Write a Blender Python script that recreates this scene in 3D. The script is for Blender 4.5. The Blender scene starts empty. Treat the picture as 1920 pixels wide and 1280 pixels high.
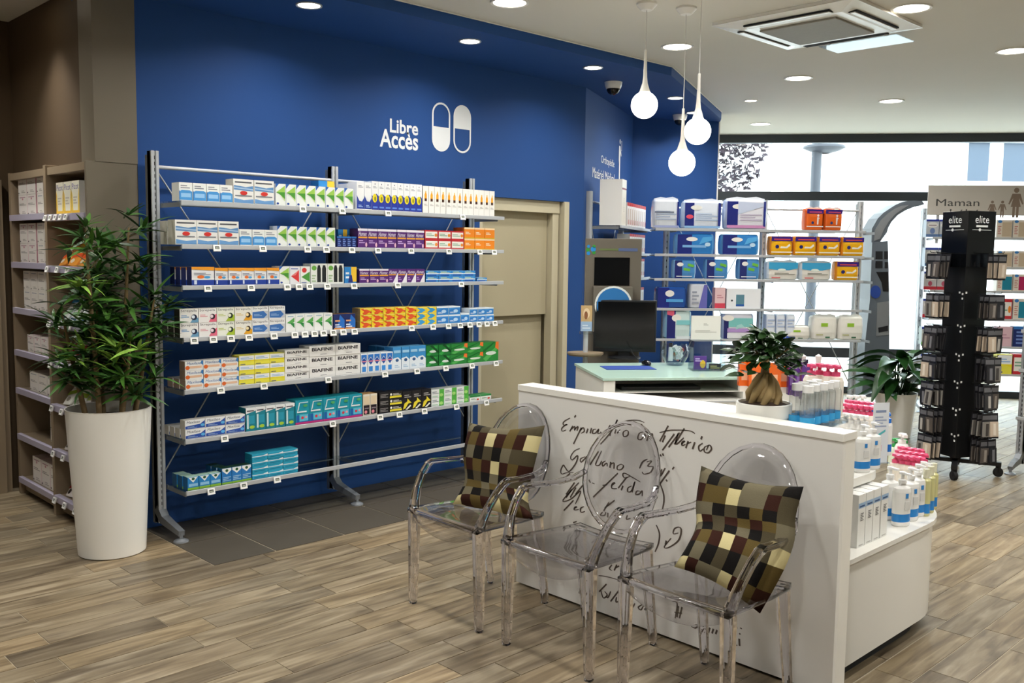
import bpy, bmesh, math, random
from mathutils import Vector, Matrix
random.seed(11)
sc = bpy.context.scene
COL = sc.collection
PI = math.pi
# ---------------------------------------------------------------- camera (surveyed from the photograph)
FPX, PITCH, ROLL, YAW, CAMH = 1759.8, .0922, -.0128, .7733, 1.65
_R0 = Vector((math.cos(YAW), -math.sin(YAW), 0)); _F0 = Vector((math.sin(YAW), math.cos(YAW), 0)); _Z = Vector((0, 0, 1))
_F = _F0*math.cos(PITCH)-_Z*math.sin(PITCH); _U0 = _F0*math.sin(PITCH)+_Z*math.cos(PITCH)
_R = _R0*math.cos(ROLL)-_U0*math.sin(ROLL); _U = _R0*math.sin(ROLL)+_U0*math.cos(ROLL)
CAM = Vector((0, 0, CAMH))
cd = bpy.data.cameras.new('camera'); cam = bpy.data.objects.new('camera', cd); COL.objects.link(cam)
cd.sensor_width = 36; cd.lens = 36*FPX/1920; cd.clip_start = .05; cd.clip_end = 300
cam.matrix_world = Matrix(((_R.x, _U.x, -_F.x, 0), (_R.y, _U.y, -_F.y, 0), (_R.z, _U.z, -_F.z, CAMH), (0, 0, 0, 1)))
sc.camera = cam
sc.cycles.transparent_max_bounces = 28; sc.cycles.transmission_bounces = 10; sc.cycles.max_bounces = 10; sc.cycles.diffuse_bounces = 3; sc.cycles.glossy_bounces = 3; sc.cycles.use_adaptive_sampling = True; sc.cycles.adaptive_threshold = .03; sc.cycles.use_light_tree = False
# ---------------------------------------------------------------- world, exposure
sc.view_settings.view_transform = 'Standard'; sc.view_settings.look = 'None'
sc.view_settings.exposure = 0.0; sc.view_settings.gamma = 1.0; sc.view_settings.use_curve_mapping = False
wd = bpy.data.worlds.new('world'); sc.world = wd; wd.use_nodes = True
wb = wd.node_tree.nodes['Background']; wb.inputs[0].default_value = (.86, .93, 1, 1); wb.inputs[1].default_value = 8.5
LAMP_W = 14.8      # watts of one recessed ceiling lamp
LAMP_C = (1, .985, .955)
# survey helpers: sight lines of the photograph cut with real planes
def ray(x, y): return _F*FPX+_R*(x-960)-_U*(y-640)
def fl(x, y, z=0.): r = ray(x, y); return CAM+r*((z-CAMH)/r.z)
def py(x, y, Y): r = ray(x, y); return CAM+r*(Y/r.y)
def px(x, y, X): r = ray(x, y); return CAM+r*(X/r.x)
def dp(x, y, d): r = ray(x, y); return CAM+r*(d/r.dot(_F0))
def pl(x, y, a, b):
    n = Vector((-(b[1]-a[1]), b[0]-a[0])); r = ray(x, y)
    return CAM+r*((n.x*a[0]+n.y*a[1])/(n.x*r.x+n.y*r.y))
def proj(P):
    P = Vector(P)-CAM; w = P.dot(_F)
    return (960+FPX*P.dot(_R)/w, 640-FPX*P.dot(_U)/w) if w > .05 else None

# ---------------------------------------------------------------- colours and materials
def lin(h):
    if not isinstance(h, str): return tuple(h)[:3]
    o = []
    for i in (0, 2, 4):
        c = int(h[i:i+2], 16)/255; o.append(c/12.92 if c <= .04045 else ((c+.055)/1.055)**2.4)
    return tuple(o)
M = {}
def mat(name, col=None, rough=.5, metal=0., spec=.5, attr=None, noise=0., nscale=8., bump=0., bscale=200., emit=None, estr=0., alpha=None, trans=0., ior=1.45, sss=None, coat=0.):
    m = bpy.data.materials.new(name); m.use_nodes = True; nt = m.node_tree; b = nt.nodes['Principled BSDF']
    b.inputs['Roughness'].default_value = rough; b.inputs['Metallic'].default_value = metal
    b.inputs['Specular IOR Level'].default_value = spec; b.inputs['IOR'].default_value = ior
    b.inputs['Coat Weight'].default_value = coat
    if trans: b.inputs['Transmission Weight'].default_value = trans
    src = None
    if attr:
        a = nt.nodes.new('ShaderNodeAttribute'); a.attribute_name = 'Col'; src = a.outputs['Color']
        if attr == 'object': a.attribute_type = 'GEOMETRY'
    elif col is not None:
        b.inputs['Base Color'].default_value = (*lin(col), 1)
    if noise:
        n = nt.nodes.new('ShaderNodeTexNoise'); n.inputs['Scale'].default_value = nscale; n.inputs['Detail'].default_value = 4
        tc = nt.nodes.new('ShaderNodeTexCoord'); nt.links.new(tc.outputs['Object'], n.inputs['Vector'])
        mx = nt.nodes.new('ShaderNodeMix'); mx.data_type = 'RGBA'; mx.blend_type = 'MULTIPLY'
        mr = nt.nodes.new('ShaderNodeMapRange'); mr.inputs[3].default_value = 1-noise; mr.inputs[4].default_value = 1+noise
        nt.links.new(n.outputs['Fac'], mr.inputs[0]); mx.inputs[0].default_value = 1
        if src is not None: nt.links.new(src, mx.inputs[6])
        else: mx.inputs[6].default_value = (*lin(col), 1)
        nt.links.new(mr.outputs[0], mx.inputs[7]); src = mx.outputs[2]
    if src is not None: nt.links.new(src, b.inputs['Base Color'])
    if bump:
        n = nt.nodes.new('ShaderNodeTexNoise'); n.inputs['Scale'].default_value = bscale
        tc = nt.nodes.new('ShaderNodeTexCoord'); nt.links.new(tc.outputs['Object'], n.inputs['Vector'])
        bp = nt.nodes.new('ShaderNodeBump'); bp.inputs['Strength'].default_value = bump; bp.inputs['Distance'].default_value = .002
        nt.links.new(n.outputs['Fac'], bp.inputs['Height']); nt.links.new(bp.outputs[0], b.inputs['Normal'])
    if emit is not None:
        b.inputs['Emission Color'].default_value = (*lin(emit), 1); b.inputs['Emission Strength'].default_value = estr
    M[name] = m; return m
def clear(name, tint, gl=1.0, rough=.02, f0=.04, facing=.0, dark='8A88A0', refr=0.):
    """clear plastic or glass: see-through, with a Schlick reflection, denser where seen edge-on"""
    m = bpy.data.materials.new(name); m.use_nodes = True; nt = m.node_tree; nt.nodes.clear(); L = nt.links.new
    out = nt.nodes.new('ShaderNodeOutputMaterial'); tr = nt.nodes.new('ShaderNodeBsdfTransparent'); gs = nt.nodes.new('ShaderNodeBsdfGlossy')
    gs.inputs['Roughness'].default_value = rough
    def mth(op, a, b):
        n = nt.nodes.new('ShaderNodeMath'); n.operation = op
        for i, v in enumerate((a, b)):
            if v is None: continue
            if isinstance(v, (int, float)): n.inputs[i].default_value = v
            else: L(v, n.inputs[i])
        return n.outputs[0]
    geo = nt.nodes.new('ShaderNodeNewGeometry'); dt = nt.nodes.new('ShaderNodeVectorMath'); dt.operation = 'DOT_PRODUCT'
    L(geo.outputs['Normal'], dt.inputs[0]); L(geo.outputs['Incoming'], dt.inputs[1])
    graz = mth('SUBTRACT', 1.0, mth('ABSOLUTE', dt.outputs['Value'], None))
    sch = mth('MULTIPLY_ADD', mth('POWER', graz, 5.0), gl*(1-f0)); sch.node.inputs[2].default_value = f0*gl
    mc = nt.nodes.new('ShaderNodeMix'); mc.data_type = 'RGBA'; mc.inputs[6].default_value = (*lin(tint), 1); mc.inputs[7].default_value = (*lin(dark), 1)
    L(mth('MULTIPLY', mth('POWER', graz, 3.2), facing), mc.inputs[0]); L(mc.outputs[2], tr.inputs[0])
    thru = tr.outputs[0]
    if refr:
        rf = nt.nodes.new('ShaderNodeBsdfRefraction'); rf.inputs['IOR'].default_value = 1.25; rf.inputs['Roughness'].default_value = .0; rf.inputs[0].default_value = (.97, .97, .985, 1)
        m2 = nt.nodes.new('ShaderNodeMixShader'); L(mth('MULTIPLY', mth('POWER', graz, 2.0), refr), m2.inputs[0]); L(tr.outputs[0], m2.inputs[1]); L(rf.outputs[0], m2.inputs[2]); thru = m2.outputs[0]
    mx = nt.nodes.new('ShaderNodeMixShader'); L(sch, mx.inputs[0]); L(thru, mx.inputs[1]); L(gs.outputs[0], mx.inputs[2]); L(mx.outputs[0], out.inputs[0])
    M[name] = m; return m

BLUE = '294E8A'
mat('blue_paint', BLUE, .6, spec=.22, noise=.03, nscale=2, bump=.05)
mat('white_paint', 'EDEAE2', .7, noise=.02, nscale=3, bump=.04)
mat('ceiling_paint', 'D9D5CA', .8, noise=.02, nscale=2)
mat('taupe_paint', '4C3C28', .7, noise=.04, nscale=3)
mat('taupe_board', '736A5A', .5, noise=.04, nscale=6)
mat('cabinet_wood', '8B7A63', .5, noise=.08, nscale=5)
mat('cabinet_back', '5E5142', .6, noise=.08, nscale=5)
mat('lilac_rail', 'A9A3B4', .35, noise=.03)
mat('beige_door', 'B5AB8E', .5, noise=.03, nscale=3)
mat('beige_frame', 'C9C0A4', .45, noise=.02)
mat('carton', None, .42, attr=1, spec=.4)
mat('gloss', None, .16, attr=1, spec=.5)
mat('matte', None, .75, attr=1, spec=.3)
mat('film', None, .22, attr=1, spec=.6, bump=.35, bscale=28)
mat('fabric', None, .9, attr=1, spec=.15, bump=.5, bscale=320)
mat('alu', 'C4C7CA', .35, .25, noise=.04, nscale=20)
mat('alu_dark', '8C9094', .4, .5, noise=.04, nscale=20)
mat('steel', 'C9CBCE', .2, 1., noise=.03)
mat('slot_black', '15171A', .8, noise=.02)
mat('white_lac', 'F0EEE6', .25, noise=.012, nscale=4)
mat('white_matte', 'E9E7E1', .5, noise=.015, nscale=4)
mat('planter_white', 'F0EEE6', .3, noise=.015, nscale=4)
mat('soil', '3A2A1E', .95, noise=.4, nscale=60, bump=1, bscale=90)
mat('black_plastic', '17191C', .4, noise=.05)
mat('black_gloss', '0B0D10', .12, noise=.05)
mat('black_metal', '0E0F11', .45, noise=.05)
mat('dark_frame', '2E3338', .45, noise=.05)
mat('rubber', '1A1A1A', .8, noise=.05)
mat('grey_kiosk', '5A626A', .35, noise=.03)
mat('taupe_kiosk', '6E675C', .45, noise=.04)
mat('frost_glass', 'B9D6C8', .12, noise=.02)
mat('ink', '574B42', .8, noise=.2, nscale=40)
mat('sign_white', 'E8EAE9', .6, noise=.02)
mat('sign_panel', 'CFC8BF', .5, noise=.02)
mat('sign_brown', '8A7768', .6, noise=.03)
mat('sign_dark', '4B4A48', .6, noise=.03)
mat('tile_dark', '4A443A', .55, noise=.16, nscale=5, bump=.12, bscale=40)
mat('grout', 'BDB29C', .85, noise=.1, nscale=30)
mat('trunk', '8A7350', .8, noise=.35, nscale=18, bump=.6, bscale=40)
mat('fig_root', '9C8458', .75, noise=.3, nscale=14, bump=.6, bscale=30)
mat('leaf_dark', '345A26', .38, noise=.35, nscale=9)
mat('leaf_mid', '4A762C', .38, noise=.3, nscale=9)
mat('leaf_light', '86AE46', .4, noise=.25, nscale=9)
mat('leaf_var', None, .4, attr=1, noise=.3, nscale=9)
mat('leaf_ficus', '24401C', .3, noise=.3, nscale=14)
mat('leaf_lily', '23481F', .28, noise=.3, nscale=10)
mat('leaf_tree', '33262E', .7, noise=.4, nscale=3)
mat('facade', 'F4F2EE', .8, noise=.02)
mat('facade_grey', 'B9BCC0', .8, noise=.03)
mat('pane_far', '3E4A58', .3, noise=.05)
mat('asphalt', 'B4B4B2', .9, noise=.08, nscale=2)
mat('post_grey', '3A3C42', .5, noise=.04)
mat('glow_lamp', 'FFFFFF', .5, emit='FFF3DF', estr=14.)
mat('glow_globe', 'FFFFFF', .3, emit='FFF8EC', estr=6.0)
M['glow_lamp'].cycles.emission_sampling = 'NONE'      # each lamp's disc light does the lighting
mat('screen', '0A0C0F', .1, noise=.02)
mat('mousepad', '1E3F8C', .8, noise=.05)
mat('grey_vent', '8F8A7E', .6, noise=.1, nscale=60)
clear('chair_clear', 'FDFDFE', 1.0, .04, .07, .8, '77748E', .3)
mat('chair_solid', 'F4F2F8', .03, trans=1., ior=1.40)
clear('shelf_glass', 'F3F8F8', 1.0, .02, .05)
clear('window_glass', 'F4FAFA', .35, .0, .04)
clear('acrylic', 'EEF3F6', .9, .03, .04, .4, '8FA0A8')
clear('bottle_clear', 'FAFCFD', 1.0, .1, .16, .35, 'B9C8CE')
clear('poly_bag', 'E4E6E8', 1.2, .12, .08, .5, '9CA0A6')

def plank_material(name, objcol):
    m = bpy.data.materials.new(name); m.use_nodes = True; nt = m.node_tree; b = nt.nodes['Principled BSDF']; L = nt.links.new
    geo = nt.nodes.new('ShaderNodeNewGeometry'); oi = nt.nodes.new('ShaderNodeObjectInfo'); at = nt.nodes.new('ShaderNodeAttribute'); at.attribute_name = 'Col'
    colsrc = oi.outputs['Color'] if objcol else at.outputs['Color']
    off = nt.nodes.new('ShaderNodeVectorMath'); off.operation = 'MULTIPLY_ADD'; off.inputs[1].default_value = (37, 53, 71)
    L(colsrc, off.inputs[0]); L(geo.outputs['Position'], off.inputs[2])
    mp = nt.nodes.new('ShaderNodeMapping'); mp.inputs['Scale'].default_value = (1.7, 17, 1); L(off.outputs[0], mp.inputs['Vector'])
    n1 = nt.nodes.new('ShaderNodeTexNoise'); n1.inputs['Scale'].default_value = 1.6; n1.inputs['Detail'].default_value = 7; n1.inputs['Distortion'].default_value = .7; L(mp.outputs[0], n1.inputs['Vector'])
    r1 = nt.nodes.new('ShaderNodeValToRGB'); e = r1.color_ramp.elements; e[0].position = .28; e[0].color = (*lin('625543'), 1); e[1].position = .72; e[1].color = (*lin('9F937D'), 1)
    k = r1.color_ramp.elements.new(.5); k.color = (*lin('82755F'), 1); L(n1.outputs['Fac'], r1.inputs[0])
    n2 = nt.nodes.new('ShaderNodeTexNoise'); n2.inputs['Scale'].default_value = 1.1; n2.inputs['Detail'].default_value = 3
    mp2 = nt.nodes.new('ShaderNodeMapping'); mp2.inputs['Scale'].default_value = (3., 11, 1); L(off.outputs[0], mp2.inputs['Vector']); L(mp2.outputs[0], n2.inputs['Vector'])
    r2 = nt.nodes.new('ShaderNodeValToRGB'); e = r2.color_ramp.elements; e[0].position = .3; e[0].color = (.55, .53, .53, 1); e[1].position = .44; e[1].color = (1, 1, 1, 1); L(n2.outputs['Fac'], r2.inputs[0])
    x1 = nt.nodes.new('ShaderNodeMix'); x1.data_type = 'RGBA'; x1.blend_type = 'MULTIPLY'; x1.inputs[0].default_value = .8; L(r1.outputs[0], x1.inputs[6]); L(r2.outputs[0], x1.inputs[7])
    x2 = nt.nodes.new('ShaderNodeMix'); x2.data_type = 'RGBA'; x2.blend_type = 'MULTIPLY'; x2.inputs[0].default_value = 1; L(x1.outputs[2], x2.inputs[6]); L(colsrc, x2.inputs[7])
    L(x2.outputs[2], b.inputs['Base Color']); b.inputs['Roughness'].default_value = .38; b.inputs['Specular IOR Level'].default_value = .4
    M[name] = m
plank_material('plank_wood', True); plank_material('plank_wood_far', False)

# ---------------------------------------------------------------- mesh builder
class MB:
    def __init__(s): s.v = []; s.f = []; s.c = []; s.M = Matrix.Identity(4); s.sm = []
    def add(s, vs, fs, col='FFFFFF', smooth=False):
        o = len(s.v); s.v += [tuple(s.M @ Vector(p)) for p in vs]
        c = lin(col)
        for f in fs: s.f.append(tuple(i+o for i in f)); s.c.append(c); s.sm.append(smooth)
        return s
    def box(s, x0, y0, z0, x1, y1, z1, col='FFFFFF', cols=None):
        vs = [(x0, y0, z0), (x1, y0, z0), (x1, y1, z0), (x0, y1, z0), (x0, y0, z1), (x1, y0, z1), (x1, y1, z1), (x0, y1, z1)]
        fs = [(0, 3, 2, 1), (4, 5, 6, 7), (0, 1, 5, 4), (1, 2, 6, 5), (2, 3, 7, 6), (3, 0, 4, 7)]   # bottom top front right back left
        if cols:
            for f, c in zip(fs, cols): s.add([vs[i] for i in f], [(0, 1, 2, 3)], c)
        else: s.add(vs, fs, col)
        return s
    def poly(s, pts, col='FFFFFF'): return s.add(pts, [tuple(range(len(pts)))], col)
    def tube(s, pts, r, n=8, col='FFFFFF', cap=True, smooth=True):
        pts = [Vector(p) for p in pts]; rs = r if isinstance(r, (list, tuple)) else [r]*len(pts)
        vs = []; prev = None
        for i, p in enumerate(pts):
            t = (pts[min(i+1, len(pts)-1)]-pts[max(i-1, 0)]).normalized()
            if prev is None: a = t.orthogonal().normalized()
            else:
                a = prev-t*prev.dot(t)
                a = a.normalized() if a.length > 1e-6 else t.orthogonal().normalized()
            prev = a; b = t.cross(a)
            vs += [p+(a*math.cos(2*PI*k/n)+b*math.sin(2*PI*k/n))*rs[i] for k in range(n)]
        fs = []
        for i in range(len(pts)-1):
            for k in range(n): fs.append((i*n+k, i*n+(k+1) % n, (i+1)*n+(k+1) % n, (i+1)*n+k))
        s.add(vs, fs, col, smooth)
        if cap: s.add(vs[:n], [tuple(range(n-1, -1, -1))], col); s.add(vs[-n:], [tuple(range(n))], col)
        return s
    def lathe(s, prof, n=20, c=(0, 0), col='FFFFFF', cols=None, sx=1., sy=1., smooth=True):
        for j in range(len(prof)-1):
            (r0, z0), (r1, z1) = prof[j], prof[j+1]
            vs = [(c[0]+sx*r0*math.cos(2*PI*k/n), c[1]+sy*r0*math.sin(2*PI*k/n), z0) for k in range(n)]+[(c[0]+sx*r1*math.cos(2*PI*k/n), c[1]+sy*r1*math.sin(2*PI*k/n), z1) for k in range(n)]
            s.add(vs, [(k, (k+1) % n, n+(k+1) % n, n+k) for k in range(n)], cols[j] if cols else col, smooth)
        return s
    def prism(s, poly, z0, z1, col='FFFFFF', smooth=False):
        n = len(poly); vs = [(x, y, z0) for x, y in poly]+[(x, y, z1) for x, y in poly]
        s.add(vs, [tuple(range(n-1, -1, -1)), tuple(range(n, 2*n))], col)
        s.add(vs, [(k, (k+1) % n, n+(k+1) % n, n+k) for k in range(n)], col, smooth)
        return s
    def beam(s, pts, w, h, col='FFFFFF', up=(0, 1, 0)):
        """square-section bar along pts; w along `up` axis, h across; w,h may be lists"""
        pts = [Vector(p) for p in pts]; n = len(pts); up = Vector(up).normalized()
        ws = w if isinstance(w, list) else [w]*n; hs = h if isinstance(h, list) else [h]*n; vs = []
        for i, p in enumerate(pts):
            t = (pts[min(i+1, n-1)]-pts[max(i-1, 0)]).normalized(); a = (up-t*up.dot(t)).normalized(); b = t.cross(a)
            for sa, sb in ((-1, -1), (1, -1), (1, 1), (-1, 1)): vs.append(p+a*sa*ws[i]/2+b*sb*hs[i]/2)
        fs = [(3, 2, 1, 0), tuple(4*(n-1)+k for k in range(4))]
        for i in range(n-1):
            for k in range(4): fs.append((4*i+k, 4*i+(k+1) % 4, 4*i+4+(k+1) % 4, 4*i+4+k))
        return s.add(vs, fs, col)
    def mesh(s, name, m):
        me = bpy.data.meshes.new(name); me.from_pydata(s.v, [], s.f)
        ca = me.color_attributes.new('Col', 'FLOAT_COLOR', 'CORNER')
        buf = []
        for f, c in zip(s.f, s.c): buf += [c[0], c[1], c[2], 1.0]*len(f)
        ca.data.foreach_set('color', buf)
        me.polygons.foreach_set('use_smooth', s.sm)
        me.materials.append(M[m] if isinstance(m, str) else m); me.update()
        return me
    def build(s, name, m, parent=None, bevel=0., weld=False):
        me = s.mesh(name, m)
        if bevel or weld:
            bm = bmesh.new(); bm.from_mesh(me); bmesh.ops.remove_doubles(bm, verts=bm.verts, dist=1e-5)
            if bevel:
                es = [e for e in bm.edges if len(e.link_faces) == 2 and e.calc_face_angle(0) > .5]
                bmesh.ops.bevel(bm, geom=es, offset=bevel, segments=2, profile=.6, affect='EDGES', clamp_overlap=True)
            bm.to_mesh(me); bm.free()
        return link(name, me, parent)
def link(name, me, parent=None, loc=(0, 0, 0), rz=0.):
    o = bpy.data.objects.new(name, me); COL.objects.link(o); o.location = loc; o.rotation_euler = (0, 0, rz)
    if parent is not None: o.parent = parent
    return o
def tag(o, label, cat, group=None, kind=None):
    o['label'] = label; o['category'] = cat
    if group: o['group'] = group
    if kind: o['kind'] = kind
    return o
def empty(name, loc=(0, 0, 0), rz=0.):
    return link(name, None, None, loc, rz)
def struct(o, label=None):
    o['kind'] = 'structure'
    if label: o['label'] = label
    return o
_tc = {}
def text2d(t, bold=0.):
    """flat triangles of a word, normalised to unit height with its width"""
    if (t, bold) in _tc: return _tc[t, bold]
    cu = bpy.data.curves.new('lettering', 'FONT'); cu.body = t; cu.resolution_u = 3; cu.size = 1; cu.offset = bold
    ob = bpy.data.objects.new('lettering', cu); me = ob.to_mesh()
    vs = [(v.co.x, v.co.y) for v in me.vertices]; fs = [tuple(p.vertices) for p in me.polygons]
    ob.to_mesh_clear(); bpy.data.objects.remove(ob); bpy.data.curves.remove(cu)
    x0 = min(v[0] for v in vs); x1 = max(v[0] for v in vs); y0 = min(v[1] for v in vs); y1 = max(v[1] for v in vs)
    _tc[t, bold] = ([((a-x0)/(x1-x0), (b-y0)/(y1-y0)) for a, b in vs], fs, (x1-x0)/(y1-y0)); return _tc[t, bold]
def puttext(mb, t, org, ux, uy, w, h, col, shear=0., bold=0.):
    """word in the rectangle org + ux*w + uy*h"""
    vs, fs, asp = text2d(t, bold); org = Vector(org); ux = Vector(ux); uy = Vector(uy)
    mb.add([org+ux*((a+shear*b)*w)+uy*(b*h) for a, b in vs], fs, col)

ORD = ['first', 'second', 'third', 'fourth', 'fifth', 'sixth', 'seventh', 'eighth', 'ninth', 'tenth', 'eleventh', 'twelfth', 'thirteenth', 'fourteenth', 'fifteenth']
NUM = ['none', 'one', 'two', 'three', 'four', 'five', 'six', 'seven', 'eight', 'nine', 'ten', 'eleven', 'twelve', 'thirteen', 'fourteen']

# ---------------------------------------------------------------- printed cartons and packs
def art(mb, w, h, y, items, dirx=1):
    """flat print on the front face (x -w/2..w/2, z 0..h) at depth y"""
    for i, it in enumerate(items):
        yy = y-.0004*(i+1); k = it[0]
        P = lambda a, b: (-w/2+a*w, yy, b*h)
        if k == 'r': _, a, b, c, d, col = it; mb.poly([P(a, b), P(c, b), P(c, d), P(a, d)], col)
        elif k == 'p': mb.poly([P(a, b) for a, b in it[1]], it[2])
        elif k == 'e':
            _, a, b, ra, rb, col = it; mb.poly([P(a+ra*math.cos(2*PI*j/14), b+rb*math.sin(2*PI*j/14)) for j in range(14)], col)
        elif k == 't':
            _, t, a, b, c, d, col = it[:7]; puttext(mb, t, P(a, b), (1, 0, 0), (0, 0, 1), (c-a)*w, (d-b)*h, col, it[7] if len(it) > 7 else 0, it[8] if len(it) > 8 else 0.)
        elif k == 'b':      # unreadable small print: short bars
            _, a, b, c, d, n, col = it
            for j in range(n):
                t0 = b+(d-b)*j/n; mb.poly([P(a, t0), P(a+(c-a)*(1-.3*(j % 2)), t0), P(a+(c-a)*(1-.3*(j % 2)), t0+(d-b)*.5/n), P(a, t0+(d-b)*.5/n)], col)
_cm = {}
def carton_mesh(style, w, d, h):
    key = (style, round(w, 3), round(d, 3), round(h, 3))
    if key in _cm: return _cm[key]
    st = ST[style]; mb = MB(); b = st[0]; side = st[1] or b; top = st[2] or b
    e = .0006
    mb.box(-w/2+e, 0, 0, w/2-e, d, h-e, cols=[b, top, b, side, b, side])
    art(mb, w, h, 0, st[3]); _cm[key] = mb.mesh('carton', 'carton'); return _cm[key]
G1 = 'E9F2E4'
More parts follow.
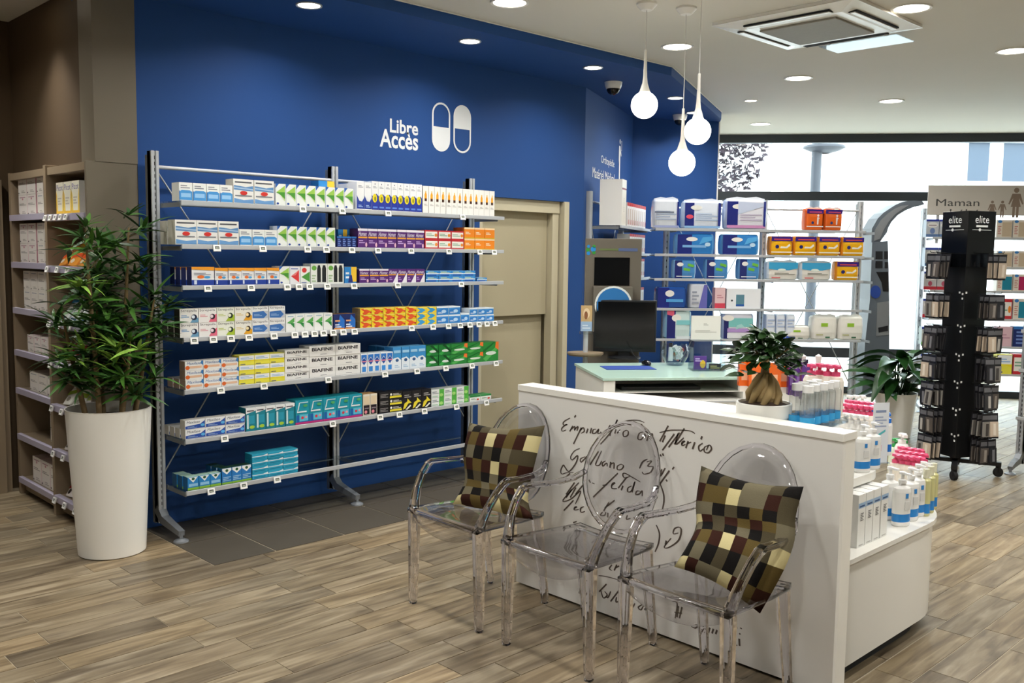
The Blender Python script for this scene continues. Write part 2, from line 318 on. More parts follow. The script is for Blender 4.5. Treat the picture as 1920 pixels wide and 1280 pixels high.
ST = {   # base, side, top, front print
 'wb': ('F1F2EE', None, None, [('b', .12, .68, .8, .9, 2, '8C8F98'), ('p', [(.03, .05), (.97, .05), (.97, .5), (.8, .58), (.2, .58), (.03, .5)], '4C9ADA'), ('r', .14, .2, .86, .42, '9CCBF0'), ('r', 0, 0, .04, .55, '2E64B0')]),
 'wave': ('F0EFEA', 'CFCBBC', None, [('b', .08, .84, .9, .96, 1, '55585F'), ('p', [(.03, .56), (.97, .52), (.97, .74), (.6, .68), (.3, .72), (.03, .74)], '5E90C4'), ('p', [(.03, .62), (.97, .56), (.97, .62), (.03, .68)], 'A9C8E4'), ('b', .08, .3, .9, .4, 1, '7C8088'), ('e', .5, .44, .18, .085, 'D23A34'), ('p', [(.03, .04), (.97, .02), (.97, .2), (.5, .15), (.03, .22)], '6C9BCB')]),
 'green_arrow': ('EEF2EC', 'D5DCE8', None, [('p', [(0, .78), (.35, 1), (0, 1)], '2F66B8'), ('p', [(.06, .6), (.92, .92), (.92, .62), (.45, .5)], '9ECB5A'), ('p', [(.06, .6), (.45, .5), (.92, .3), (.92, .62)], '4E9A3A'), ('p', [(.45, .5), (.92, .3), (.92, .2)], 'C5E08E'), ('e', .2, .1, .12, .05, '2C4E9C')]),
 'blue_swoosh': ('F1F2F2', 'E8EAF0', '7FB6DE', [('b', .2, .8, .85, .9, 2, '9296A0'), ('p', [(0, .04), (1, .04), (1, .45), (.7, .3), (.35, .32), (0, .52)], '26409A'), ('e', .55, .42, .2, .1, 'F1F2F2'), ('b', .2, .1, .8, .2, 2, 'A9C2EC')]),
 'blue_flower': ('EFF0F0', 'E8EAF0', '7FB6DE', [('e', .5, .9, .06, .025, '333B60'), ('b', .2, .76, .8, .84, 2, 'A4A8B0'), ('p', [(0, .03), (1, .03), (1, .5), (.7, .58), (.3, .44), (0, .52)], '27389A'), ('e', .45, .42, .36, .15, 'E9D629'), ('e', .5, .4, .14, .08, '8B8618'), ('r', .15, .08, .85, .14, '5F86D6')]),
 'amber_bottle': ('F0EEE8', 'E4E1DA', None, [('p', [(.3, .5), (.7, .5), (.7, .68), (.58, .76), (.42, .76), (.3, .68)], 'F0A628'), ('r', .3, .44, .7, .54, '4A2C22'), ('r', .42, .76, .58, .82, 'E8C048'), ('b', .2, .28, .8, .36, 2, 'B9B6B0')]),
 'navy_text': ('1D2C6A', '17225A', '1D2C6A', [('b', .2, .15, .8, .85, 4, '6F88C8'), ('r', 0, .86, 1, 1, '2F74C0')]),
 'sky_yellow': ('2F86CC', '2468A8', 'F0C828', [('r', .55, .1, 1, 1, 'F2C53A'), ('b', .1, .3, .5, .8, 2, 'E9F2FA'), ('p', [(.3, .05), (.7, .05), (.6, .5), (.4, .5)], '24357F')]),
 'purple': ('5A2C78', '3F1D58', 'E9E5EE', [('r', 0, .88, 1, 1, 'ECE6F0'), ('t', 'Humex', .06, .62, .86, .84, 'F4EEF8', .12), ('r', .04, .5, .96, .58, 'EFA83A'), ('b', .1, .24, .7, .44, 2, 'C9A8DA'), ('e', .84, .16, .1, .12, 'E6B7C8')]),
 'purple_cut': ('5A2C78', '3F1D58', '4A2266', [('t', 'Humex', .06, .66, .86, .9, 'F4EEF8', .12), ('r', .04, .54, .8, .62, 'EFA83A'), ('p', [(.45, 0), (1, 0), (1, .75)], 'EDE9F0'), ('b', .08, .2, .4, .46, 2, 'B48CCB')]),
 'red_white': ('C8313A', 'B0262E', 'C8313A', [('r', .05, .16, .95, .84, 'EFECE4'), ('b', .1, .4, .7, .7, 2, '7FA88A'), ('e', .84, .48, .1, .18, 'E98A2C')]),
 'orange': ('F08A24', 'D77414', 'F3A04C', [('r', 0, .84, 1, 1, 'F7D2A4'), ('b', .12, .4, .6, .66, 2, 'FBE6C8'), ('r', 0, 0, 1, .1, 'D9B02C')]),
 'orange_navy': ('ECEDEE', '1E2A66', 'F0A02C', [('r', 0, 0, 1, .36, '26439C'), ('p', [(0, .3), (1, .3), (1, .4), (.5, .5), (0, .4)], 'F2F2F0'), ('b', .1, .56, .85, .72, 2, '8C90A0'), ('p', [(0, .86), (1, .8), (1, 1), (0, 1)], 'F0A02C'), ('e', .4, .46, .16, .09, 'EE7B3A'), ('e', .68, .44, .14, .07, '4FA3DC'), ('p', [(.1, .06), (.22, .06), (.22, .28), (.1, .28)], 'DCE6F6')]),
 'red_arrow': ('ECEDEF', 'B9BDC8', None, [('p', [(.1, .45), (.9, .8), (.9, .1)], 'D8383A'), ('p', [(.1, .45), (.55, .5), (.9, .8)], 'E98A86'), ('b', .1, .84, .8, .94, 1, '4E60A8')]),
 'green_red': ('ECEFE9', 'B9BDC8', None, [('p', [(.1, .4), (.95, .7), (.95, .1)], '4F9A40'), ('e', .4, .78, .24, .14, 'D8403E'), ('b', .1, .06, .6, .14, 1, '4E60A8')]),
 'black_bottles': ('EEF0EA', 'D8DAD4', None, [('e', .2, .78, .15, .12, '6FAE4A'), ('p', [(.38, .08), (.6, .08), (.6, .75), (.55, .92), (.43, .92), (.38, .75)], '26292C'), ('p', [(.68, .08), (.92, .08), (.92, .75), (.87, .92), (.73, .92), (.68, .75)], '26292C'), ('b', .06, .1, .3, .5, 3, 'A9C49A')]),
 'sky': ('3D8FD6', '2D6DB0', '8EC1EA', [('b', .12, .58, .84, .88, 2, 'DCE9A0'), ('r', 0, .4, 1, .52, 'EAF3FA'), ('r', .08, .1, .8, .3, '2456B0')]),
 'st_blue': ('F0EFEA', '3E3B36', 'C9C4B8', [('t', 'Strepsils', .06, .74, .92, .95, '3A3B40'), ('b', .08, .4, .5, .6, 2, '6D9ECF'), ('p', [(.55, .02), (1, .02), (1, .34), (.78, .42)], '6FA0C0'), ('e', .77, .4, .16, .2, '24304A'), ('e', .72, .42, .09, .12, 'DDE6EE')]),
 'st_pink': ('F0EEEA', '8A7F7A', 'C9C4B8', [('t', 'Strepsils', .06, .74, .92, .95, '3A3B40'), ('b', .08, .4, .5, .6, 2, 'E4A0A8'), ('p', [(.55, .02), (1, .02), (1, .6), (.74, .4)], 'E56E86'), ('e', .77, .4, .15, .2, '3A2A34'), ('e', .72, .42, .09, .12, 'F0DDE2')]),
 'st_green': ('EEF0E2', '9A9A80', 'C9C4B8', [('t', 'Strepsils', .06, .74, .92, .95, '3A3B40'), ('b', .08, .4, .5, .6, 2, 'C6D27A'), ('p', [(.5, .02), (1, .02), (1, .5), (.7, .36)], 'A9C238'), ('e', .77, .42, .15, .2, '2A3A24'), ('e', .72, .44, .09, .12, 'F0F2DD')]),
 'st_orange': ('F1EFE4', '9A907A', 'C9C4B8', [('t', 'Strepsils', .06, .74, .92, .95, '3A3B40'), ('b', .08, .4, .5, .6, 2, 'E4CD8A'), ('p', [(.5, .02), (1, .02), (1, .4), (.7, .36)], 'E8A92C'), ('e', .77, .42, .15, .2, '3A3020'), ('e', .72, .44, .09, .12, 'F4E0B0')]),
 'st_navy': ('F0F0EE', '9A9A98', 'C9C4B8', [('t', 'Strepsils', .06, .76, .92, .96, '3A3B40'), ('p', [(.04, .15), (.7, .12), (.92, .38), (.7, .66), (.04, .6)], '3F73B8'), ('p', [(.7, .12), (.92, .38), (.7, .66), (1, .66), (1, .12)], 'C9CDD2'), ('b', .12, .3, .6, .48, 2, '9FC0E4')]),
 'green_zig': ('F1F3EF', 'D4DCD0', None, [('p', [(.12, .52), (.9, .82), (.9, .55), (.5, .46)], '5FAE58'), ('p', [(.12, .52), (.5, .46), (.9, .2), (.9, .5)], '2F8A44'), ('b', .2, .86, .8, .94, 1, '8FB0C8')]),
 'navy_orange': ('1F2E68', '2A2230', '8A6440', [('p', [(.3, 0), (1, 0), (1, .6), (.6, .95)], '2C72C8'), ('r', .15, .5, .6, .6, 'E8A878'), ('b', .15, .12, .7, .4, 2, 'E9EEF6'), ('r', .06, 0, .96, .08, 'EE9A3C')]),
 'yellow_red': ('F2CE22', '8E7A5C', 'E8C850', [('p', [(.04, 0), (.5, 0), (.9, .45), (.5, .9), (.04, .9), (.36, .45)], 'E4572B'), ('p', [(.04, 0), (.3, 0), (.1, .4), (.04, .5)], 'F6DC4A'), ('r', .3, .8, 1, .96, 'F7E46C'), ('e', .9, .35, .08, .16, 'C8382C')]),
 'yellow_blue': ('F2D22C', 'C8A820', 'E8C850', [('p', [(.04, 0), (.5, 0), (.9, .45), (.5, .9), (.04, .9), (.36, .45)], '3E9BD4'), ('r', .3, .8, 1, .96, 'F6E66A')]),
 'blue_pale': ('4A97D8', 'D9E3EC', 'E4ECF2', [('r', 0, .84, 1, 1, 'EDF2F6'), ('p', [(.05, .1), (.95, .1), (.95, .7), (.6, .78), (.05, .6)], '3480CC'), ('e', .6, .42, .2, .2, 'B9D8F2'), ('b', .1, .2, .5, .4, 2, 'E2EEF8')]),
 'maxi_orange': ('EFEFEC', 'B8A08E', 'D9D4CE', [('t', 'Maxilase', .1, .62, .86, .9, '3F6BA8', .05), ('r', .25, .22, .92, .46, 'E9C0A0'), ('e', .14, .3, .12, .22, 'E06A2C'), ('p', [(.86, .7), (1, .5), (1, 1), (.9, 1)], '3F7FC0')]),
 'yellow_white': ('EDE44A', 'C8B83A', 'F0E860', [('p', [(.02, .42), (.98, .5), (.98, .96), (.02, .96)], 'EDF0F2'), ('b', .1, .6, .88, .84, 2, '8FB4DC'), ('p', [(.02, .38), (.5, .46), (.98, .36), (.98, .5), (.02, .5)], 'F0DC20'), ('b', .08, .06, .4, .2, 1, '4A5078')]),
 'biafine': ('EFEEEA', 'D2D0CA', 'DEDCD6', [('t', 'BIAFINE', .1, .5, .9, .82, '1E1C20', 0, .03), ('b', .42, .16, .66, .26, 1, '8A8890')]),
 'blue_pot': ('F2F5F8', 'D3DCE6', 'E4ECF2', [('p', [(.08, .62), (.5, .82), (.92, .62), (.92, .94), (.08, .94)], '2D79D0'), ('p', [(.08, .6), (.5, .4), (.92, .6), (.5, .78)], '1E4FA4'), ('r', .2, .06, .8, .32, '3F8EDA'), ('r', .1, .56, .9, .62, 'E58AA0')]),
 'blue_spray': ('3E93D2', '2A78B8', '6CB2E2', [('p', [(0, 0), (1, 0), (1, .42), (.6, .56), (0, .5)], 'E6EFF6'), ('e', .5, .42, .2, .07, '3A5F90'), ('b', .2, .1, .8, .24, 2, 'A4C2DC'), ('r', .1, .74, .9, .86, '9FD0EE')]),
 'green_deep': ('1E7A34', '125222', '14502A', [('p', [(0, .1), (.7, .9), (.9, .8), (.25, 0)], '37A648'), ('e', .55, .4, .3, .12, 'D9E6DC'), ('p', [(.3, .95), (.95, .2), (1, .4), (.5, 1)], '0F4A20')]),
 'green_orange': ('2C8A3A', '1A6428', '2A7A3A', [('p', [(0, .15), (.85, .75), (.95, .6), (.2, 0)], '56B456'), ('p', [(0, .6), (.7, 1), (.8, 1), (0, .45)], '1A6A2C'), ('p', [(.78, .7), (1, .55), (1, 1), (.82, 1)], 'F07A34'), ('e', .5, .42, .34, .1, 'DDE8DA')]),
 'maxi_blue': ('EDEEEF', 'C9C4BA', 'D6D2CA', [('t', 'Maxilase', .08, .62, .72, .9, '22304E', .05), ('p', [(.02, .06), (.98, .06), (.98, .85), (.75, .5), (.02, .36)], '2E52A8'), ('b', .12, .16, .6, .34, 2, '9FB8DC'), ('e', .86, .36, .1, .16, '62B4E8')]),
 'teal_tall': ('1E8698', '12606E', 'E0E4E6', [('p', [(0, .74), (1, .86), (1, 1), (0, 1)], 'EEF0F0'), ('b', .1, .84, .8, .94, 1, '5A5058'), ('r', .3, .3, .85, .66, '2C9AB4'), ('r', .08, .1, .26, .7, 'CDE6EA'), ('e', .6, .16, .26, .07, 'A6CC3E')]),
 'teal_pink': ('1C9AB0', '148090', '1A8A96', [('r', 0, 0, 1, .08, 'C8317C'), ('r', .06, .08, 1, .38, '1E62AE'), ('r', .28, .12, .92, .4, '5CC0D8'), ('e', .5, .26, .1, .06, 'D8384A'), ('e', .76, .28, .09, .05, 'E6A0B0'), ('r', .1, .48, .8, .54, 'E4F2F4'), ('p', [(.25, .9), (.32, .9), (.22, .6), (.1, .52)], 'D4ECF0'), ('b', .3, .88, .9, .94, 1, 'DDF0F2'), ('e', .7, .76, .16, .06, '4FAE6A')]),
 'cream_black': ('E9E2D2', 'C9A878', 'C79A62', [('r', .08, .04, .92, .48, '241C22'), ('e', .4, .16, .2, .08, 'E88A98'), ('r', .1, .5, .9, .9, 'E6D2B0'), ('b', .2, .3, .8, .42, 1, '8A7C84')]),
 'black_text': ('1C1A1C', '121114', '1C1A1C', [('b', .12, .2, .9, .8, 3, '8E8A88')]),
 'black_yellow': ('201E1A', '121114', '24211C', [('r', .05, .1, .95, .4, 'E8D83A'), ('b', .3, .5, .9, .84, 2, 'D8D4C8'), ('e', .14, .66, .08, .18, 'F0EEE6')]),
 'black_swoosh': ('1E1C1E', '121114', '1E1C1E', [('b', .2, .66, .9, .86, 2, 'A8A4A0'), ('p', [(.05, .05), (.3, .1), (.6, .34), (.95, .36), (.7, .5), (.5, .62), (.5, .46), (.2, .36)], 'EBD838'), ('p', [(.3, .04), (.8, .26), (.9, .2), (.5, .02)], 'F0EEE0')]),
 'white_green': ('E9EDEA', 'C8CEC8', 'C8CCC6', [('r', .62, 0, 1, 1, '57B447'), ('b', .08, .5, .58, .84, 2, '8A9098'), ('e', .78, .3, .14, .2, 'A6DC7A'), ('r', .08, .12, .5, .24, 'B9D8C0')]),
 'green_jar': ('EEF0EC', 'DDE0DA', '3A8A4A', [('r', 0, .7, 1, 1, '2E8A48'), ('e', .75, .25, .12, .16, 'D8402E'), ('b', .1, .3, .6, .56, 2, '5C8A60')]),
 'drop_low': ('2C86C8', '1C5A88', 'A6C8B8', [('p', [(.08, .96), (.92, .96), (.5, .55)], 'EEF2F0'), ('e', .5, .84, .14, .1, '2E5A3A'), ('r', 0, 0, 1, .18, '86B83C'), ('r', .1, .26, .9, .48, '8FC2E4')]),
 'drop_high': ('2A7CC4', '1C5A88', '22402E', [('p', [(.04, .98), (.96, .98), (.96, .84), (.5, .6), (.04, .84)], 'EEF2F0'), ('e', .5, .84, .15, .09, '2E5A3A'), ('r', 0, 0, 1, .12, '86B83C'), ('b', .1, .2, .9, .5, 3, '9CC8E6')]),
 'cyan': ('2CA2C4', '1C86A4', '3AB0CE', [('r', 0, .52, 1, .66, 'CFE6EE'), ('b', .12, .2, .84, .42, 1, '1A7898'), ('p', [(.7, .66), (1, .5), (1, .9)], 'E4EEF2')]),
 'milk_pink': ('ECE6DE', 'D6A4AC', 'E6D2CE', [('b', .14, .86, .8, .94, 1, 'B88A98'), ('e', .5, .8, .08, .05, 'C98A94'), ('b', .12, .5, .86, .62, 2, '9C958E'), ('b', .4, .1, .86, .24, 2, 'B0A9A0'), ('r', .06, .06, .16, .12, '4A4844')]),
 'milk_white': ('EBE6DC', 'DCD2CA', 'E6E0D6', [('b', .14, .86, .8, .94, 1, 'A0A4AC'), ('b', .12, .5, .86, .62, 2, '9C958E'), ('b', .4, .1, .86, .24, 2, 'B0A9A0'), ('r', .06, .06, .16, .12, '4A4844')]),
 'milk_rose': ('DDB9C2', 'CFA4B0', 'E0C2C8', [('b', .12, .4, .86, .7, 2, 'C294A2')]),
 'milk_blue': ('C7D0DC', 'A9B6C8', 'D4DAE2', [('b', .12, .4, .86, .7, 2, '9CA8BA')]),
 'picot': ('EEEAD6', 'E9E8E2', 'F0EEE4', [('t', 'Picot', .1, .74, .9, .92, '4A3C8C'), ('p', [(.0, .0), (.2, .0), (.12, .6), (0, .75)], 'EEC84A'), ('p', [(.8, 0), (1, 0), (1, .8), (.9, .6)], 'EEC84A'), ('r', 0, 0, 1, .1, 'EBBE3E'), ('b', .25, .3, .75, .56, 3, 'C8C0B0')]),
 'cream_tube': ('EDEDE8', 'E2E1DC', 'F0F0EC', [('r', 0, .74, 1, .84, '9CBAD8'), ('b', .15, .76, .85, .82, 1, '2E4F80'), ('b', .3, .5, .75, .66, 5, '6E6E70'), ('b', .2, .03, .8, .07, 1, 'B8B6B0')]),
 'brace_red': ('EEECEA', 'E2DEDA', 'C24A44', [('r', 0, .86, 1, 1, 'C23A36'), ('p', [(.25, .1), (.6, .1), (.66, .75), (.3, .75)], 'C9B7A8'), ('r', .7, .1, .9, .3, 'C8323A')]),
 'brace_big': ('E4E0D4', 'F2F0EA', 'DAD6CC', [('r', 0, .78, 1, .815, '8C2430'), ('r', 0, .82, 1, 1, 'EAE7DE'), ('b', .44, .3, .52, .62, 7, '9A968C')]),
 'white_case': ('EEF1F4', 'D3DBE4', 'F4F6F8', [('r', .28, .12, .52, .7, '5F8C9C'), ('r', .28, .12, .52, .22, '2E62B0'), ('e', .16, .4, .03, .05, '3A4048')]),
 'rose_box': ('E9C6C8', 'D9A4AA', 'F0DDDD', [('r', 0, .02, 1, .25, 'D9485C'), ('b', .2, .5, .8, .7, 2, 'C88A94')]),
 'tin_blue': ('BFC4CA', '8B96A4', '2B3FA0', [('r', 0, .88, 1, 1, '2A3C98'), ('e', .5, .68, .42, .16, 'E6E4E0'), ('b', .2, .64, .8, .72, 1, '6A4A5A'), ('e', .5, .34, .2, .17, '6E86B8'), ('r', 0, 0, 1, .16, '5F7FB0')]),
 'tin_red': ('C4C2C2', '98929A', '2B3FA0', [('r', 0, .88, 1, 1, '2A3C98'), ('e', .5, .68, .42, .16, 'E8E2DE'), ('b', .2, .64, .8, .72, 1, '6A4A5A'), ('e', .5, .34, .16, .14, 'B8546A'), ('r', 0, 0, 1, .18, 'C0303E')]),
 'tin_green': ('BFC4C0', '8B9690', '2B3FA0', [('r', 0, .88, 1, 1, '2A3C98'), ('e', .5, .68, .42, .16, 'E6E8E0'), ('b', .2, .64, .8, .72, 1, '4A4A6A'), ('e', .5, .36, .2, .16, '9CC838'), ('r', 0, 0, 1, .16, '6AAE3E')]),
 'shoe_box': ('E6DCCE', 'CFC2B4', 'E9E2D8', [('r', .36, .06, .98, .86, 'CBB79C'), ('e', .2, .9, .14, .08, '3A80C8'), ('b', .08, .2, .3, .7, 5, 'C98A80')]),
 'shoe_teal': ('E6DCCE', 'CFC2B4', 'E9E2D8', [('r', .36, .06, .98, .86, '1E86A0'), ('e', .2, .9, .14, .08, '3A80C8'), ('b', .08, .2, .3, .7, 5, 'C98A80')]),
 'shoe_pink': ('E6DCCE', 'CFC2B4', 'E9E2D8', [('r', .36, .06, .98, .86, 'B8265C'), ('e', .2, .9, .14, .08, '3A80C8'), ('b', .08, .2, .3, .7, 5, 'C98A80')]),
 'teal_pack': ('1E8C98', '146470', '2A9CA6', [('r', 0, .46, 1, .54, 'D8384A'), ('b', .2, .6, .8, .84, 2, 'BFE0E4')]),
 'purple_leaflet': ('5C3A8C', '4A2C74', '6A4A9A', [('e', .7, .4, .22, .3, 'E2B93A'), ('b', .1, .6, .6, .9, 2, 'C8B4E0')]),
 'black_leaflet': ('24262C', '1A1C20', '2A2C30', [('b', .1, .2, .9, .8, 2, 'B8B06A')]),
}
_pk = {}
def pack_mesh(style, w, d, h):
    """soft plastic-wrapped pack: bulged body with crimped ends and a sealed top fin"""
    key = (style, round(w, 3), round(d, 3), round(h, 3))
    if key in _pk: return _pk[key]
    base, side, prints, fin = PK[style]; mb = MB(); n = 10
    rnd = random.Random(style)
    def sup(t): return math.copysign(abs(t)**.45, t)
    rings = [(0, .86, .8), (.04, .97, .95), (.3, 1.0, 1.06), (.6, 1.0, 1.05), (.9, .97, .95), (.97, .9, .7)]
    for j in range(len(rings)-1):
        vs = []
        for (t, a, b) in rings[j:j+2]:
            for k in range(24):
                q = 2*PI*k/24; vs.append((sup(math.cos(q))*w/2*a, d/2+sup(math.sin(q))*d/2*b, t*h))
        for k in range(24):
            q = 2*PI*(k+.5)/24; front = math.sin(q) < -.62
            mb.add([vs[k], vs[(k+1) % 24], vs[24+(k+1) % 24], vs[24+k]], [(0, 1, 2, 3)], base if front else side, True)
    mb.poly([(sup(math.cos(2*PI*k/24))*w/2*.9, d/2+sup(math.sin(2*PI*k/24))*d/2*.7, h*.97) for k in range(24)], side)
    mb.poly([(sup(math.cos(-2*PI*k/24))*w/2*.86, d/2+sup(math.sin(-2*PI*k/24))*d/2*.8, 0) for k in range(24)], side)
    if fin:
        top = [(-w*.45, h*1.0), (-w*.2, h*1.06), (0, h*1.03), (w*.25, h*1.07), (w*.45, h*1.0)]
        pts = [(a, d*.3, b) for a, b in top]; bot = [(w*.45, d*.3, h*.93), (-w*.45, d*.3, h*.93)]
        mb.poly(pts[::-1]+[(-w*.45, d*.3, h*.93), (w*.45, d*.3, h*.93)], fin)
        mb.poly([(a, d*.3+.002, b) for a, b in top]+[(w*.45, d*.3+.002, h*.93), (-w*.45, d*.3+.002, h*.93)], fin)
    art(mb, w*.9, h*.94, -d*.032, prints)
    _pk[key] = mb.mesh('pack', 'film'); return _pk[key]
PK = {
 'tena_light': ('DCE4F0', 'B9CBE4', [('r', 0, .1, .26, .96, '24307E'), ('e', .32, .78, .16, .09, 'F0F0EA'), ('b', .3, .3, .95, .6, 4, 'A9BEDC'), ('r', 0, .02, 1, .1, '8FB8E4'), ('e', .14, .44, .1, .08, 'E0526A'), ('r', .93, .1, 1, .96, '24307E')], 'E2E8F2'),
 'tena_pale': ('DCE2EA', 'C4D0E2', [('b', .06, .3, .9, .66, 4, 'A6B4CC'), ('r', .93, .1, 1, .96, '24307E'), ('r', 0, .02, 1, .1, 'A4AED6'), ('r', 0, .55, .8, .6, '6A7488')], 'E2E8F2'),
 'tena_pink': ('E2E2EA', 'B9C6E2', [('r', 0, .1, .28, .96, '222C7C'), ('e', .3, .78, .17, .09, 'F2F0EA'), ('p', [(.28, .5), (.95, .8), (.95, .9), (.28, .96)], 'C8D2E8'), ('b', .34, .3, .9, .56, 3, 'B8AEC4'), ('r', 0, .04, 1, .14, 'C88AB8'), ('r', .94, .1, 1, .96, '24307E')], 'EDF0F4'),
 'tena_blue': ('2E82CC', '5E9CD6', [('r', 0, .0, .4, 1, '1F2C7C'), ('e', .4, .76, .16, .11, 'F2F0EA'), ('r', .14, .34, .8, .46, '7FB6E6'), ('p', [(.6, .5), (.95, .7), (.95, .9), (.7, .86)], '58AEE8'), ('e', .84, .5, .08, .1, 'BFE0F4')], None),
 'tena_green': ('4E90CC', '79AEDC', [('r', 0, 0, .36, 1, '1F2A70'), ('e', .26, .78, .16, .11, 'F2F0EA'), ('p', [(.42, .46), (.74, .4), (.76, .54), (.44, .6)], '6FBE48'), ('p', [(.62, .7), (.92, .62), (.94, .76), (.64, .84)], '6FBE48'), ('b', .08, .1, .84, .2, 1, 'E4E8F0')], None),
 'tena_white': ('CFE6E4', '8FC4E0', [('r', 0, 0, .36, 1, '1E2670'), ('p', [(0, .86), (.3, .8), (.3, 1), (0, 1)], 'E0607A'), ('e', .4, .74, .2, .13, 'F4F0E8'), ('r', .4, .5, 1, .66, '86D0D4'), ('r', .4, 0, 1, .1, 'DDE8EA')], None),
 'tena_teal': ('D8D8E2', 'A9B9DC', [('r', .12, .5, .98, .86, '7FC8C4'), ('r', 0, 0, .16, .9, '1E2466'), ('e', .14, .86, .2, .12, 'F4F0E8'), ('r', .12, .28, .98, .44, 'B494D0'), ('r', .12, .04, .98, .26, 'E6E8EC'), ('p', [(.4, .4), (.7, .5), (.6, .62), (.45, .58)], 'A9DAD6')], None),
 'orange_kid': ('E7671E', 'C8541A', [('r', 0, .8, 1, 1, '3A2080'), ('b', .15, .84, .9, .95, 1, 'D84A6A'), ('r', 0, .16, 1, .2, 'F6E8DC'), ('e', .36, .36, .08, .07, '2B3A70'), ('p', [(.62, .28), (.7, .28), (.72, .56), (.78, .56), (.72, .62), (.62, .62)], 'F4E4DC'), ('e', .68, .7, .06, .06, 'F4E4DC')], 'EEF0F2'),
 'yellow_kid': ('F2B416', 'E08A1C', [('r', 0, .76, 1, 1, '3A2080'), ('b', .12, .82, .9, .94, 1, 'D84A4A'), ('e', .28, .46, .09, .1, '2A2A6A'), ('p', [(.42, .38), (.75, .38), (.9, .52), (.86, .62), (.7, .46), (.45, .48)], 'F6EEDC'), ('r', 0, .14, 1, .2, 'F8EED4')], None),
 'wipes': ('E4E0D6', 'D4DCE4', [('p', [(0, .62), (.3, .55), (.7, .55), (1, .66), (1, 1), (0, 1)], '3FA4D2'), ('b', .2, .3, .9, .42, 2, '6E6E64'), ('e', .45, .56, .14, .08, 'E8F0E4'), ('r', .1, .08, .4, .14, 'D86A6A')], 'DCE6EC'),
 'cotton': ('EFECE2', 'E9E6DE', [('p', [(.3, .58), (.6, .58), (.6, .74), (.3, .74)], '9CC83E'), ('b', .1, .2, .4, .28, 1, 'B8B878'), ('r', .5, .08, .7, .14, '3A6A4A')], 'F0EEE8'),
 'blue_clear': ('E4EAF2', 'C6D4EA', [('b', .1, .5, .9, .9, 3, 'B4C4E0'), ('r', 0, .0, 1, .14, '3E5CC0')], None),
 'dark_pack': ('22509E', '1A3874', [('r', 0, 0, .4, 1, '1A2A80'), ('e', .42, .72, .16, .16, 'F2F0EA'), ('r', .3, .3, .9, .44, '58A6E0')], None),
 'grey_pack': ('D6DAE2', 'B4BCC8', [('p', [(.5, 0), (1, 0), (1, 1), (.8, 1)], '6A6AB8'), ('b', .1, .2, .5, .8, 4, '9CA2B0')], None),
 'pouch_orange': ('E89A3A', 'D8842C', [('p', [(0, .3), (1, .45), (1, .62), (0, .5)], 'E4572B'), ('r', 0, .84, 1, 1, 'E9B23A'), ('e', .5, .68, .25, .1, 'F0E8D8'), ('e', .4, .2, .2, .1, 'EFE0C0')], 'E8A83A'),
 'pouch_blue': ('DCE2DC', 'B8C4C0', [('r', 0, .8, 1, 1, '2E86B4'), ('p', [(0, .2), (1, .3), (1, .46), (0, .36)], '8FB88A'), ('e', .5, .6, .26, .1, 'F0EEE6'), ('r', .2, .06, .8, .14, '3A5A7A')], '2E86B4'),
 'pouch_red': ('E2DCD4', 'C8C0B8', [('p', [(0, .3), (1, .4), (1, .56), (0, .46)], 'A82A34'), ('e', .36, .2, .16, .12, '2A2426'), ('e', .6, .72, .24, .1, 'C8565A')], 'C8B8B0'),
 'pouch_green': ('E2E2D6', 'C8C8BC', [('p', [(0, .4), (1, .5), (1, .68), (0, .58)], '9CBE3A'), ('e', .5, .24, .24, .1, '8A8478'), ('b', .2, .8, .8, .92, 1, '9A968C')], 'D8D8CC'),
}
def place(me, name, loc, rz, label, cat, group): return tag(link(name, me, None, loc, rz), label, cat, group)

# ================================================================ THE SETTING
W = 5.426; CEIL = 3.15; SOF = 3.078
def wallseg(mb, a, b, z0, z1, t):
    """vertical slab from a to b, thickness t to the left of a->b"""
    a = Vector(a); b = Vector(b); d = (b-a).normalized(); n = Vector((-d.y, d.x))*t
    mb.prism([tuple(a), tuple(b), tuple(b+n), tuple(a+n)], z0, z1)
# floor base (grout) and its pieces
g = MB(); g.box(-3.6, -3.6, -.12, 14.5, 7.2, -.003)
floor = struct(g.build('floor', 'grout'), 'tan wood-look plank tiling of the shop floor')
PLX, PLY, JT = .62, .155, .0045
TX0, TX1, TY0 = 2.2505, 6.1, 4.5306
cells = []
for k in range(-17, 53):
    y1 = TY0-k*PLY; y0 = y1-PLY
    off = (1.74 if k % 2 else 1.895)+random.uniform(-.02, .02)
    x = off-PLX*12
    while x < 12.5:
        x0, x1 = x, x+PLX; x += PLX
        if y1 > TY0+.01:                       # beside the dark tile field
            if x1 > TX1+.03: x0 = max(x0, TX1)
            elif x0 >= TX0-.02: continue
            else: x1 = min(x1, TX0)
            if x1-x0 < .03: continue
        if y0 < -3.4 or x1 < -3.4: continue
        cells.append((x0+JT/2, y0+JT/2, x1-JT/2, y1-JT/2))
def parea(c):
    ps = [proj((c[i], c[j], 0)) for i, j in ((0, 1), (2, 1), (2, 3), (0, 3))]
    if any(p is None for p in ps): return 0
    if max(p[0] for p in ps) < 0 or min(p[0] for p in ps) > 1920 or min(p[1] for p in ps) > 1280 or max(p[1] for p in ps) < 600: return 0
    cx = (c[0]+c[2])/2; cy_ = (c[1]+c[3])/2
    if 3.3 < cx < 4.6 and 1.65 < cy_ < 3.2: return 0
    return abs(sum(ps[i][0]*ps[(i+1) % 4][1]-ps[(i+1) % 4][0]*ps[i][1] for i in range(4)))/2
cells.sort(key=parea, reverse=True)
